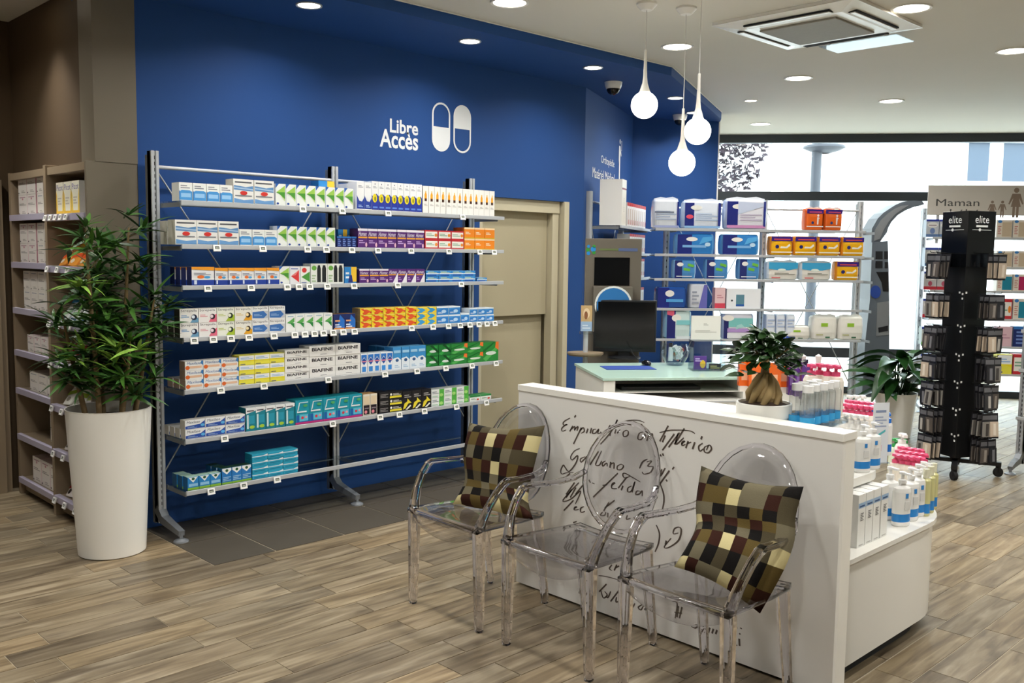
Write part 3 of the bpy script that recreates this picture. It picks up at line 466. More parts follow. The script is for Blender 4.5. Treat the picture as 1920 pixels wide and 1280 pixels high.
def plank_tone():
    t = random.choice([(1.08, 1.06, 1.02), (1, .98, .94), (.9, .9, .9), (.78, .77, .76), (1.12, 1.04, .92), (.95, .9, .82), (.68, .66, .64), (1.02, 1.0, .98), (1.05, 1.0, .9)])
    j = random.uniform(.93, 1.07); return tuple(min(1.25, c*j) for c in t)
fullplank = None; far = MB()
for i, c in enumerate(cells):
    tone = plank_tone()
    if i < 292 and parea(c) > 0:
        w, d = c[2]-c[0], c[3]-c[1]
        if abs(w-(PLX-JT)) < 1e-4:
            if fullplank is None:
                fullplank = MB().box(-w/2, -d/2, -.012, w/2, d/2, 0).mesh('plank', 'plank_wood')
            me = fullplank
        else: me = MB().box(-w/2, -d/2, -.012, w/2, d/2, 0).mesh('plank', 'plank_wood')
        o = link('plank', me, floor, ((c[0]+c[2])/2, (c[1]+c[3])/2, 0)); o.color = (*tone, 1)
    else: far.add([(c[0], c[1], 0), (c[2], c[1], 0), (c[2], c[3], 0), (c[0], c[3], 0)], [(0, 1, 2, 3)], tone)
o = far.build('plank_field', 'plank_wood_far', floor); o['kind'] = 'stuff'
xs = [TX0, 2.6175]+[2.6175+.452*i for i in range(1, 9)]
ys = [TY0, TY0+.45, W]
for i in range(len(xs)-1):
    for j in range(2):
        w, d = xs[i+1]-xs[i]-.009, ys[j+1]-ys[j]-.009
        o = link('floor_tile', MB().box(-w/2, -d/2, -.012, w/2, d/2, .0005).mesh('floor_tile', 'tile_dark'), floor, ((xs[i]+xs[i+1])/2, (ys[j]+ys[j+1])/2, 0))
        o['label'] = 'dark grey stone tile under the blue wall'
# ceiling, soffit
struct(MB().prism([(-3.6, -3.7), (14.85, -3.7), (13.75, 1.98), (10.02, 6.86), (9.9, 7.2), (-3.6, 7.2)], CEIL, CEIL+.1).build('ceiling', 'ceiling_paint'), 'white painted ceiling with round recessed lamps')
sof = MB(); sof.prism([(2.06, 4.62), (6.2, 4.58), (8.46, 5.6), (8.62, 5.72), (7.80, 6.6), (6.15, 5.8), (2.06, 5.8)], SOF, CEIL-.002)
struct(sof.build('trim_1', 'blue_paint'), 'blue bulkhead dropped below the ceiling above the shelves')
st_ = MB()
for a, b in (((2.06, 4.615), (6.2, 4.575)), ((6.2, 4.575), (8.46, 5.595))): wallseg(st_, b, a, CEIL-.008, CEIL-.001, .006)
struct(st_.build('trim_2', 'white_paint'), 'thin white shadow line where bulkhead meets ceiling')
# blue wall with door opening
DX0, DX1, DZ = 4.93, 5.945, 2.1
bw = MB()
bw.box(2.27, W, 0, DX0, W+.2, SOF); bw.box(DX0, W, DZ, DX1, W+.2, SOF); bw.box(DX1, W, 0, 6.14, W+.2, SOF)
struct(bw.build('wall_back', 'blue_paint'), 'long royal blue wall behind the medicine rack')
b2 = MB(); wallseg(b2, (6.14, W), (7.77, 6.21), 0, SOF, .2)
struct(b2.build('wall_angled', 'blue_paint'), 'blue wall turning away beside the sliding door')
b3 = MB(); wallseg(b3, (7.77, 6.21), (8.60, 5.72), 0, CEIL-.002, .14)
struct(b3.build('wall_far', 'blue_paint'), 'far blue wall behind the incontinence packs')
b4 = MB(); wallseg(b4, (8.60, 5.72), (8.612, 5.713), 0, CEIL-.002, .16)
struct(b4.build('trim_3', 'white_paint'), 'white edge strip at the end of the far blue wall')
b5 = MB(); wallseg(b5, (8.62, 5.86), (9.95, 6.75), 0, CEIL-.002, .1)
struct(b5.build('wall_return', 'white_paint'), 'white wall returning to the shop window')
bb = MB(); bb.box(2.27, W-.012, 0, DX0, W-.0005, .2)
struct(bb.build('baseboard_back', 'blue_paint'), 'blue baseboard along the foot of the blue wall')
# the beige sliding door in its opening
door = struct(empty('door_1', ((DX0+DX1)/2, W, 0)), 'beige sliding door in the blue wall beside the rack')
def dpart(name, x0, y0, z0, x1, y1, z1, m):
    o = MB().box(x0-(DX0+DX1)/2, y0-W, z0, x1-(DX0+DX1)/2, y1-W, z1).build(name, m, door, bevel=.003); return o
dpart('door_frame', DX1-.06, W-.012, 0, DX1, W+.19, DZ, 'beige_frame'); dpart('door_frame', DX1-.15, W+.04, 0, DX1-.075, W+.12, DZ-.07, 'beige_frame')
dpart('door_frame', DX0, W+.02, 0, DX0+.05, W+.19, DZ, 'beige_frame'); dpart('door_head', DX0+.05, W+.03, DZ-.1, DX1-.075, W+.17, DZ, 'beige_frame')
dpart('upper_leaf', DX0+.05, W+.10, 1.15, DX1-.155, W+.135, DZ-.1, 'beige_door'); dpart('lower_leaf', DX0+.05, W+.15, 0, DX1-.155, W+.175, 1.15, 'beige_door')
dpart('backing', DX0, W+.2, 0, DX1, W+.22, DZ, 'beige_door')
# taupe walls at the left
struct(MB().box(2.03, W, 2.14, 2.27, W+.2, CEIL-.002).build('wall_pilaster', 'taupe_board'), 'taupe panel between cabinet and blue wall')
struct(MB().box(2.06, W+.2, 2.14, 2.5, 6.95, CEIL-.002).build('wall_left', 'taupe_paint'), 'brown wall above the left cabinet')
struct(MB().box(-3.6, 6.95, 0, 2.5, 7.1, CEIL-.002).build('wall_alcove', 'taupe_paint'), 'brown wall in the far left corner')
struct(MB().box(-3.7, -3.6, 0, -3.6, 7.1, CEIL).build('wall_side', 'white_paint'), 'white wall left of the camera')
struct(MB().box(-3.6, -3.7, 0, 14.8, -3.6, CEIL).build('wall_front', 'white_paint'), 'white wall behind the camera')
# shop window at the back
WA, WB_ = Vector((9.93, 6.70)), Vector((13.6, 1.90)); wdir = (WB_-WA).normalized(); wn = Vector((-wdir.y, wdir.x))
win = struct(empty('window_1', (0, 0, 0)), 'wide shop window with dark metal frame')
def wbar(name, s0, s1, z0, z1, t=.09, m='dark_frame'):
    mb = MB(); wallseg(mb, WA+wdir*s0, WA+wdir*s1, z0, z1, t); return mb.build(name, m, win)
LW = (WB_-WA).length
ZT0, ZT1 = 3.05, CEIL-.003
wbar('window_rail', 0, LW, ZT0, ZT1); wbar('window_rail', 0, LW, 2.355, 2.46); wbar('window_rail', 0, LW, .44, .56); wbar('window_rail', 0, LW, 0, .08)
for s_ in (0, LW-.06): wbar('window_post', s_, s_+.06, .08, ZT0)
for z0, z1 in ((2.46, ZT0), (.56, 2.355), (.08, .44)):
    mb = MB(); wallseg(mb, WA+wdir*.06+wn*.04, WA+wdir*(LW-.06)+wn*.04, z0, z1, .006); mb.build('pane', 'window_glass', win)
mb = MB(); wallseg(mb, WB_, (14.8, -3.6), 0, CEIL, .1); struct(mb.build('wall_right', 'white_paint'), 'white wall right of the shop window')

# ---------------------------------------------------------------- recessed lamps
def lamp(x, y, z, r, label, i):
    root = tag(empty('recessed_lamp', (x, y, z)), label, 'ceiling lamp', 'recessed ceiling lamps')
    MB().lathe([(r*1.18, -.001), (r*1.16, -.008), (r, -.006), (r*.96, .0)], 28).build('trim_ring', 'alu' if z < CEIL-.01 else 'white_matte', root)
    MB().add([(r*.97*math.cos(2*PI*k/28), r*.97*math.sin(2*PI*k/28), -.004) for k in range(28)], [tuple(range(27, -1, -1))]).build('diffuser', 'glow_lamp', root)
    ld = bpy.data.lights.new('lamp_light', 'AREA'); ld.shape = 'DISK'; ld.size = r*1.9; ld.energy = LAMP_W*(1. if r > .08 else .45); ld.color = LAMP_C; ld.spread = math.radians(150)
    lo = bpy.data.objects.new('lamp_light', ld); COL.objects.link(lo); lo.parent = root; lo.location = (0, 0, -.012); return root
lamps = [((4.0, 4.155), 'recessed ceiling lamp cut by the top edge above the lettering'), ((5.642, 4.124), 'round recessed lamp right behind the three pendant globes'), ((5.731, 2.485), 'recessed lamp beside the right corner of the air conditioner'),
 ((7.364, 2.441), 'recessed ceiling lamp cut by the right edge'), ((7.288, 4.082), 'recessed ceiling lamp in front of the air conditioner, toward the window'), ((8.907, 4.011), 'recessed ceiling lamp nearest above the mother and child sign'), ((9.476, 5.753), 'recessed ceiling lamp closest to the window, by blue wall end'), ((8.017, 4.98), 'small recessed spot left of the window-side lamps')]
for i, ((x, y), lb) in enumerate(lamps): lamp(x, y, CEIL, .055 if i == 7 else .10, lb, i)
for i, (x, y) in enumerate([(2.4, 2.5), (4.05, 2.5), (.75, 2.5), (2.4, 4.15), (.75, 4.15), (-.9, 2.5), (2.4, .85), (4.05, .85), (5.7, .85), (.75, .85), (2.4, -.8), (4.05, -.8), (7.3, .85), (9, 2.4), (1.05, 6.0), (5.7, -.8), (7.3, -.8)]):  # unseen grid lamps for even light; last ones added to brighten cabinet and island
    lamp(x, y, CEIL, .10, 'round recessed ceiling lamp added out of view overhead', 20+i)
slb = ['recessed spot in the blue bulkhead at the top edge', 'recessed spot in the blue bulkhead right of the lettering', 'recessed spot in the blue bulkhead above the near dome camera', 'recessed spot in the blue bulkhead behind the middle pendant', 'recessed spot in the blue bulkhead behind the right pendant']
for (x, y), lb in zip([(3.053, 4.85), (4.302, 4.85), (5.53, 4.82), (7.068, 5.17), (7.898, 5.55)], slb): lamp(x, y, SOF, .065, lb, 9)
_sp = lamp(1.80, 6.05, CEIL, .055, 'small spot washing the brown wall above the cabinet', 8); _sl = [c for c in _sp.children if c.type == 'LIGHT'][0].data; _sl.spread = math.radians(75); _sl.energy = 5

# ---------------------------------------------------------------- exterior through the window
struct(MB().box(6, -8, -.3, 45, 45, -.13).build('ground_street', 'asphalt'), 'pale street outside the window')
fd = _F0.to_2d(); rd = _R0.to_2d()
def ext(depth, lat): return fd*depth+rd*lat
def facade(depth, l0, l1, h, name, label, wins, m='facade'):
    root = tag(empty(name, (*ext(depth, (l0+l1)/2), -.13)), label, 'building'); rz = math.atan2(rd.y, rd.x); root.rotation_euler.z = rz
    hw = (l1-l0)/2; MB().box(-hw, 0, 0, hw, 3, h).build('wall', m, root)
    for (a, z0, b, z1) in wins:
        w_ = MB().box(a, -.06, z0, b, .02, z1).build('window_frame', 'facade_grey', root)
        MB().box(a+.08, -.08, z0+.08, b-.08, -.05, z1-.08).build('pane', 'pane_far', w_)
    MB().box(-hw, -.25, h*.42, hw, 0, h*.42+.16).build('ledge', 'facade_grey', root); MB().box(-hw, -.3, h-.3, hw, 0, h).build('cornice', 'facade_grey', root)
    return root
facade(34, -4, 9.2, 11, 'apartment_building', 'white building across the street behind the lamp post', [(-1.2, 4.0, -.2, 5.6), (-4.4, 4.0, -3.4, 5.6)])
facade(30, 9.4, 24, 13, 'apartment_building', 'white building with tall windows at the right outside', [(-2.5, 4.2, -1.7, 6.6), (-1.4, 4.2, -.5, 6.6), (-.2, 4.2, .8, 6.6), (1.4, 4.2, 2.4, 6.6)])
facade(40, -14, -4.4, 12, 'apartment_building', 'white building at the left outside behind the tree', [(-2, 4, -1, 6)])
lp = ext(20, 6.35)
t = tag(empty('street_lamp', (lp.x, lp.y, -.13)), 'grey street lamp with saucer shade outside the window', 'street lamp')
MB().tube([(0, 0, 0), (0, 0, 7)], .105, 10).build('post', 'post_grey', t)
MB().lathe([(.02, 4.32), (.1, 4.29), (.2, 4.2), (.42, 4.13), (.43, 4.09), (.3, 4.03), (.12, 3.98)], 24, c=(.15*rd.x, .15*rd.y)).build('shade', 'post_grey', t)
tp = ext(17, 3.0)
t = tag(empty('street_tree', (tp.x, tp.y, -.13)), 'purple-leaved tree outside, beside the blue wall end', 'tree')
MB().tube([(0, 0, 0), (.05, 0, 2), (-.05, .1, 3.6), (0, 0, 5)], [.14, .12, .08, .03], 8).build('trunk', 'trunk', t)
mb = MB(); rnd = random.Random(4)
for i in range(5200):
    while True:
        p = Vector((rnd.uniform(-1, 1), rnd.uniform(-1, 1), rnd.uniform(-1, 1)))
        if p.length < 1: break
    c = Vector((p.x*1.5, p.y*1.5, 4.0+p.z*1.7)); u = Vector((rnd.gauss(0, 1), rnd.gauss(0, 1), rnd.gauss(0, 1))).normalized()*.062; v = u.orthogonal().normalized()*.042
    mb.add([c-u, c+v, c+u, c-v], [(0, 1, 2, 3)])
o = mb.build('foliage', 'leaf_tree', t); o['kind'] = 'stuff'

# ================================================================ LEFT CABINET
struct(MB().box(2.42, W+.2, 0, 2.5, 6.95, 2.14).build('wall_cabinet_back', 'taupe_paint'), 'brown wall behind the left cabinet')
CXF, CYA, CYM, CYB = 1.98, 6.76, 6.07, 5.43     # front plane, far end, divider, near end
cab = tag(empty('shelf_cabinet', (2.2, 6.1, 0)), 'tall taupe cabinet of open shelves behind the palm', 'cabinet')
def cpart(name, x0, y0, z0, x1, y1, z1, m='cabinet_wood', bevel=.002, parent=None):
    return MB().box(x0-2.2, y0-6.1, z0, x1-2.2, y1-6.1, z1).build(name, m, parent or cab, bevel=bevel)
cpart('end_panel', CXF, CYB, 0, 2.27, CYB+.025, 2.14, 'taupe_board'); cpart('end_panel', CXF, CYA, 0, 2.41, CYA+.04, 2.14)
cpart('divider', CXF-.012, CYM-.02, 0, 2.41, CYM+.02, 2.15); cpart('top', CXF, CYB+.025, 2.09, 2.41, CYA, 2.135)
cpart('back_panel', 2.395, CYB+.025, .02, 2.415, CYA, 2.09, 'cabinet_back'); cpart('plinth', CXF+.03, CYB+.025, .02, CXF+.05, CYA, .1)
shA = [.115, .41, .72, .975, 1.255, 1.555, 1.86]
for z in shA:
    s_ = cpart('shelf', CXF+.015, CYM+.02, z-.025, 2.395, CYA, z); cpart('rail', CXF-.012, CYM+.02, z-.032, CXF+.0145, CYA, z+.006, 'lilac_rail', .001).parent = cab
shB = [.13, .42, .70, .965, 1.215, 1.545, 1.85]
for z in shB:
    cpart('shelf', CXF+.015, CYB+.025, z-.025, 2.395, CYM-.02, z); r_ = cpart('rail', CXF-.022, CYB+.03, z-.036, CXF+.0145, CYM-.02, z+.004, 'lilac_rail', .001)
def tag_mesh():
    mb = MB(); mb.box(-.022, -.004, -.018, .022, .004, .018, 'F1F0EC'); mb.poly([(-.013, -.0045, -.006), (.013, -.0045, -.006), (.013, -.0045, .010), (-.013, -.0045, .010)], '4A4C48'); mb.poly([(-.009, -.005, -.003), (.009, -.005, -.003), (.009, -.005, .004), (-.009, -.005, .004)], 'A9B09C')
    return mb.mesh('price_tag', 'carton')
TAG = tag_mesh()
for z in shB:
    n = 5 if z > 1.8 else 3
    for i in range(n):
        y = CYM-.07-i*(.085 if n == 5 else .17)
        o = link('price_tag', TAG, cab, (CXF-.036-2.2, y-6.1, z-.018), -PI/2); o.rotation_euler = (math.radians(-18), 0, -PI/2)
# boxes: bay A
FX = CXF+.03; RZ = -PI/2
def row_left(z, y0, y1, ncol, nrow, style, h, depth, desc, shelf, x=FX):
    w = (y0-y1)/ncol
    for r in range(nrow):
        for c in range(ncol):
            lb = desc+(f', {ORD[c]} from left' if ncol > 1 else '')+(f', {[[], ["lower", "upper"], ["bottom", "middle", "upper"], ["bottom", "second", "third", "upper"]][nrow-1][r]} row' if nrow > 1 else '')+f', {shelf} of left cabinet'
            place(carton_mesh(style, w-.004, depth, h-.001), 'milk_box', (x, y0-w*(c+.5), z+r*h), RZ, lb, 'box', 'boxes in the left cabinet')
row_left(1.861, 6.70, 6.36, 2, 2, 'milk_pink', .133, .14, 'pink-edged white milk box', 'top shelf')
row_left(1.861, 6.34, 6.10, 2, 2, 'milk_white', .133, .14, 'plain white milk box', 'top shelf')
row_left(1.556, 6.70, 6.38, 2, 2, 'milk_pink', .128, .14, 'pink-edged white milk box', 'second shelf')
row_left(1.556, 6.36, 6.10, 2, 2, 'milk_white', .128, .14, 'plain white milk box', 'second shelf')
row_left(1.256, 6.66, 6.10, 4, 2, 'milk_white', .125, .14, 'cream milk box', 'third shelf')
row_left(.976, 6.62, 6.10, 4, 1, 'milk_pink', .115, .14, 'white milk box', 'fourth shelf')
row_left(.976, 6.44, 6.10, 1, 4, 'milk_rose', .055, .16, 'flat rose box in a stack behind', 'fourth shelf', FX+.17)
row_left(.721, 6.60, 6.10, 3, 1, 'milk_white', .13, .14, 'white milk box', 'fifth shelf')
row_left(.721, 6.40, 6.10, 1, 3, 'milk_blue', .065, .16, 'pale blue box in a stack behind', 'fifth shelf', FX+.17)
row_left(.411, 6.36, 6.10, 2, 3, 'milk_white', .085, .16, 'grey-white carton', 'sixth shelf', FX+.04)
row_left(.116, 6.60, 6.10, 3, 1, 'milk_pink', .17, .2, 'tall pink-topped box', 'bottom shelf')
# bay B: boxes and pouches
row_left(1.855, 6.00, 5.62, 3, 1, 'picot', .19, .16, 'yellow and white cereal box', 'right bay')
def pouch_row(z, style, desc, shelf, n=3, y0=6.0, step=.155):
    for i in range(n):
        me = pack_mesh(style, .14, .035, .17); o = place(me, 'food_pouch', (FX-.005, y0-.06-i*step, z+.004), RZ, f'{desc}, {ORD[i]} from left, {shelf} of palm-side bay', 'pouch', 'pouches in the left cabinet')
        o.rotation_euler = (math.radians(-38), math.radians((-6, 5, -3)[i % 3]), RZ)
pouch_row(1.55, 'pouch_orange', 'orange snack pouch', 'second shelf'); pouch_row(1.22, 'pouch_blue', 'blue-topped white pouch', 'third shelf')
pouch_row(.97, 'pouch_red', 'white pouch with red print', 'fourth shelf'); pouch_row(.705, 'pouch_green', 'cream pouch with green band', 'fifth shelf')
pouch_row(.425, 'pouch_red', 'red and white pouch', 'sixth shelf'); pouch_row(.135, 'pouch_red', 'crimson-banded pouch', 'bottom shelf')
# second cabinet in the alcove, cut by the left edge
c2 = tag(empty('shelf_cabinet', (1.2, 6.9, 0)), 'taupe cabinet cut by the left edge of the picture', 'cabinet')
MB().box(.66, -.06, 0, .72, .04, 2.1).build('side_panel', 'cabinet_wood', c2); MB().box(-.8, -.06, 2.04, .66, .04, 2.1).build('top', 'cabinet_wood', c2)
MB().box(-.8, .03, 0, .66, .045, 2.04).build('back_panel', 'cabinet_back', c2); MB().box(-.8, -.06, .0, .66, -.04, .12).build('plinth', 'cabinet_wood', c2)
MB().box(.72, -.03, 0, .76, .04, 2.1).build('filler_strip', 'cabinet_wood', c2)
for z in (.15, .6, 1.0, 1.35, 1.7): MB().box(-.8, -.08, z-.03, .66, .03, z).build('shelf', 'lilac_rail', c2)
for i, z in enumerate((.15, 1.0, 1.7)): place(carton_mesh('milk_white', .12, .09, .26), 'carton', (1.78, 6.835, z+.001), 0, f'white carton on the {["low", "middle", "high"][i]} shelf at the left edge', 'box', 'cartons at the left edge')

# ================================================================ POTTED PALM
pp = Vector((1.955, 5.13, 0))
t = tag(empty('potted_palm', pp), 'tall leafy bamboo palm in a white tapered planter', 'potted plant')
PH = .80
MB().lathe([(0, .0), (.165, .0), (.174, .006), (.19, .3), (.205, .55), (.218, PH-.005), (.220, PH), (.213, PH), (.205, .7), (.0, .7)], 48).build('planter', 'planter_white', t)
MB().lathe([(.205, PH-.06), (.1, PH-.045), (0, PH-.04)], 24).build('soil', 'soil', t)
def leaf_mesh(name, L_, w, m, curl=.25, fold=.12, n=5):
    mb = MB(); vs = []
    for i in range(n+1):
        u = i/n; hw = w*math.sin(PI*min(1, u*.92+.08))**.8*(1-.25*u); z = -curl*L_*u*u; x = L_*u
        vs += [(x, -hw, z+fold*hw*2), (x, 0, z), (x, hw, z+fold*hw*2)]
    fs = []
    for i in range(n):
        for k in range(2): fs.append((3*i+k, 3*i+3+k, 3*i+4+k, 3*i+1+k))
    mb.add(vs, fs, smooth=True); return mb.mesh(name, m)
PALM = [leaf_mesh('leaf', .165, .0135, m, cu) for m in ('leaf_dark', 'leaf_mid', 'leaf_light') for cu in (.12, .42)]
rnd = random.Random(8)
canes = [(-.06, -.03, 1.80), (.07, .0, 1.84), (.0, .08, 1.62), (.12, -.05, 1.45), (-.11, .03, 1.38), (.03, -.10, 1.2)]
stuff = MB(); cand = []
def cane_at(c, u): return Vector((c[0]*(1+.9*u), c[1]*(1+.7*u), PH-.05+(c[2]-PH-.02)*u))
for ci, c in enumerate(canes):
    MB().tube([cane_at(c, k/4) for k in range(5)], [.016, .014, .012, .009, .005], 8).build('cane', 'trunk', t)
    n_ = int((c[2]-PH)/.062)
    for j in range(n_+1):
        u = .2+.80*j/n_; base = cane_at(c, u)
        for q in range(1 if j == n_ else 2):        # rosettes of narrow leaves on short twigs
            az = rnd.uniform(0, 2*PI) if j < n_ else 0; tw = rnd.uniform(.04, .125)*(1-.25*u) if j < n_ else 0
            hub = base+Vector((math.cos(az)*tw, math.sin(az)*tw, rnd.uniform(.0, .07)))
            light = rnd.random()
            for e in range(9):
                a2 = az+(e-4)*.55+rnd.uniform(-.3, .3); el = rnd.uniform(-.15, .9)
                cand.append((hub, a2, el, rnd.uniform(.6, 1.1), rnd.uniform(-.6, .6), light))
        if rnd.random() < .5: MB().tube([base, hub], .003, 5).build('twig', 'trunk', t)
cand.sort(key=lambda c: c[0].dot(Vector((-.35, -.94, 0)))+.08*c[0].z, reverse=True)
LC = [lin('33592A'), lin('416A28'), lin('284820')]
for i, (p, a, el, s_, rl, light) in enumerate(cand):
    k = 2 if light > .86 else (1 if light > .5 else 0)
    Mx = Matrix.Translation(p) @ Matrix.Rotation(a, 4, 'Z') @ Matrix.Rotation(-el, 4, 'Y') @ Matrix.Rotation(rl, 4, 'X') @ Matrix.Scale(s_, 4)
    if i < 285:
        o = link('leaf', PALM[2*k+(i % 2)], t); o.matrix_basis = Mx
    else:
        stuff.M = Mx; stuff.add([v.co for v in PALM[i % 2].vertices], [tuple(f.vertices) for f in PALM[0].polygons], LC[i % 3], smooth=True)
o = stuff.build('foliage', 'leaf_var', t); o['kind'] = 'stuff'

# ================================================================ MAIN RACK on the blue wall
UY, SY = 5.296, 5.006
UX = [2.304, 3.508, 4.714]
ZS = [1.9125, 1.671, 1.443, 1.1523, .857, .574, .278]
def slot_strip(mb, x, y, z0, z1, n, col='15171A', w=.007, hh=.02):
    for i in range(n):
        z = z0+(z1-z0)*(i+.5)/n; mb.add([(x-w/2, y, z-hh/2), (x+w/2, y, z-hh/2), (x+w/2, y, z+hh/2), (x-w/2, y, z+hh/2)], [(0, 1, 2, 3)], col)
def rack(name, label, origin, rz, ux, zs, top=2.21, depth=.29, feet=True, glass=True, x_over=(0, .075), barz=2.1, slots=60, rods=True, leg_to=None):
    """shelving: local x along the rack, y = 0 at the upright line, -y toward the shopper"""
    root = tag(empty(name, origin, rz), label, 'shelving rack')
    for x in ux:
        u = MB(); u.box(x-.022, -.025, .06, x-.006, .03, top, 'FFFFFF'); u.box(x+.006, -.025, .06, x+.022, .03, top); u.box(x-.022, -.012, .06, x+.022, .03, top)
        p = u.build('upright', 'alu', root)
        s2 = MB(); slot_strip(s2, x, -.0125, .12, top-.02, slots); s2.build('slots', 'slot_black', p)['kind'] = 'stuff'
        MB().box(x-.022, .0305, .05, x+.022, .06, top-.02).build('post_back', 'alu_dark', root)
        if feet:
            f_ = MB(); f_.beam([(x, .02, .14), (x, -.05, .085), (x, -.14, .07), (x, -depth+.02, .05)], [.045, .045, .04, .035], [.06, .05, .04, .03], up=(1, 0, 0)); f_.tube([(x, -depth+.03, .055), (x, -depth+.03, .015)], .011, 10); f_.lathe([(.0, .018), (.02, .018), (.04, .008), (.042, 0), (0, 0)], 20, c=(x, -depth+.03))
            f_.build('foot', 'alu_dark', root)
    xa, xb = ux[0]+.024+x_over[0], ux[-1]+x_over[1]
    for zi, z in enumerate(zs):
        s_ = MB().box(xa, -depth+.01, z+.004, xb, -.03, z+.011).build('glass_shelf' if glass else 'shelf', 'shelf_glass' if glass else 'white_matte', root)
        MB().box(xa, -depth-.004, z-.012, xb, -depth+.010, z+.013).build('rail', 'alu', s_, bevel=.002)
        for x in ux:
            xx = max(x, ux[0]+.012) if x != ux[-1] else x+.012
            MB().box(xx-.003+.018, -depth+.02, z-.022, xx+.003+.018, -.02, z+.003).build('bracket', 'alu_dark', s_)
        MB().tube([(xa, -.05, z-.004), (xb-.2, -.05, z-.004)], .006, 6).build('back_rod', 'alu_dark', s_)
    if rods:
        for i in range(len(ux)-1):
            a, b = ux[i]+.03, ux[i+1]-.03
            for p, q in (((a, .02, barz), (b, .02, .42)), ((b, .02, barz), (a, .02, .34))): MB().tube([p, q], .0045, 6).build('brace_rod', 'alu', root)
            MB().tube([(a-.02, -.01, barz+.02), (b+.02, -.01, barz+.02)], .011, 10).build('top_bar', 'alu', root)
    return root
mainrack = rack('shelving_rack', 'long aluminium rack with glass shelves against the blue wall', (0, UY, 0), 0, UX, ZS)
def shelf_tags(root, pxs, zi, Yf=SY):
    sh = [c for c in root.children if c.name.startswith('glass_shelf')][zi]
    for x in pxs:
        P = py(x, (389, 464, 537, 623, 708, 792, 900)[zi], Yf-.012)
        o = link('price_tag', TAG, sh, (P.x, -.29-.016, ZS[zi]-.006)); o.rotation_euler = (math.radians(-15), 0, 0)
for zi, xs_ in enumerate([[567, 641, 727, 867], [406, 492, 576, 611, 659, 708, 770, 841, 899, 926], [389, 470, 538, 560, 580, 613, 663, 745, 864], [363, 399, 432, 466, 513, 552, 571, 589, 606, 624, 643, 664, 771, 811, 840, 862, 880, 897, 912, 927], [413, 494, 615, 721, 781, 835, 884, 929], [420, 623, 712, 748, 795, 855, 911], [395, 456, 519]]): shelf_tags(mainrack, xs_, zi)
SHN = ['top', 'second', 'third', 'fourth', 'fifth', 'sixth', 'bottom']
RN = [['only'], ['lower', 'upper'], ['bottom', 'middle', 'upper'], ['bottom', 'second', 'third', 'upper']]
YF = SY+.022
def seg(zi, x0, x1, nc, nr, ytop, style, desc, depth=.09, back=0, name='medicine_box', yoff=0.):
    zb = ZS[zi]+.0115; ym = ytop+22
    A, B = py(x0, ym, YF+yoff), py(x1, ym, YF+yoff); Ht = py((x0+x1)/2, ytop, YF+yoff).z-zb; w = (B.x-A.x)/nc; h = Ht/nr
    styles = style if isinstance(style, list) else [style]*nc; descs = desc if isinstance(desc, list) else [desc]*nc
    for c in range(nc):
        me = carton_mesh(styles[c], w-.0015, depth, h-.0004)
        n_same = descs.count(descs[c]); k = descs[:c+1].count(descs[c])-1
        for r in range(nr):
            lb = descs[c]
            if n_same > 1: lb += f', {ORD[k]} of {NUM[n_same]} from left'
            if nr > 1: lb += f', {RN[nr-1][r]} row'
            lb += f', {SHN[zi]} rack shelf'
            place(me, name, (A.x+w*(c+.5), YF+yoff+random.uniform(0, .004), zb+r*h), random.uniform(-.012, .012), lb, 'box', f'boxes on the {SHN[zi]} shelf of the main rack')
    for b in range(back):
        place(carton_mesh(styles[0], w-.0015, depth, h*nr*.96 if nr == 1 else h), name, (A.x+w*.5-.004*(b+1), YF+yoff+(depth+.003)*(b+1), zb), 0, f'{descs[0]} {["directly", "second", "third"][b]} behind the leftmost, {SHN[zi]} rack shelf', 'box', f'boxes on the {SHN[zi]} shelf of the main rack')
GA = 'white box with green arrowhead'
# top shelf
seg(0, 336, 437, 4, 1, 344, 'wb', 'small white box with blue patch'); seg(0, 437.5, 514, 2, 1, 337, 'wave', 'tall white box, blue waves, red oval')
seg(0, 517, 663, 8, 1, 348.5, 'green_arrow', GA); seg(0, 597, 627, 1, 1, 339, 'sky_yellow', 'blue and white box peeking up behind', yoff=.1)
seg(0, 669, 697, 2, 1, 341, 'blue_swoosh', 'white box with blue swoosh foot', back=1, depth=.1); seg(0, 697, 792, 8, 1, 342.5, 'blue_flower', 'white box with blue-yellow flower foot')
seg(0, 793, 928, 13, 1, 353, 'amber_bottle', 'narrow white box picturing amber bottle', depth=.12)
# second shelf
seg(1, 328, 448, 3, 1, 413, 'wave', 'tall white box, blue waves, red oval', back=1); seg(1, 449, 520, 3, 1, 430, 'wb', 'small white box with blue patch')
seg(1, 520, 629, 6, 1, 425, 'green_arrow', GA); seg(1, 632, 669, 4, 1, 443, 'navy_text', 'narrow navy lettered box'); seg(1, 634, 668, 2, 1, 430, 'sky_yellow', 'light blue and yellow box behind', yoff=.095)
seg(1, 671, 796, 7, 1, 430, 'purple', 'purple box with orange stripe'); seg(1, 797, 870, 3, 2, 432, 'red_white', 'red-bordered white box'); seg(1, 871, 928, 3, 2, 427, 'orange', 'bright orange box', depth=.12)
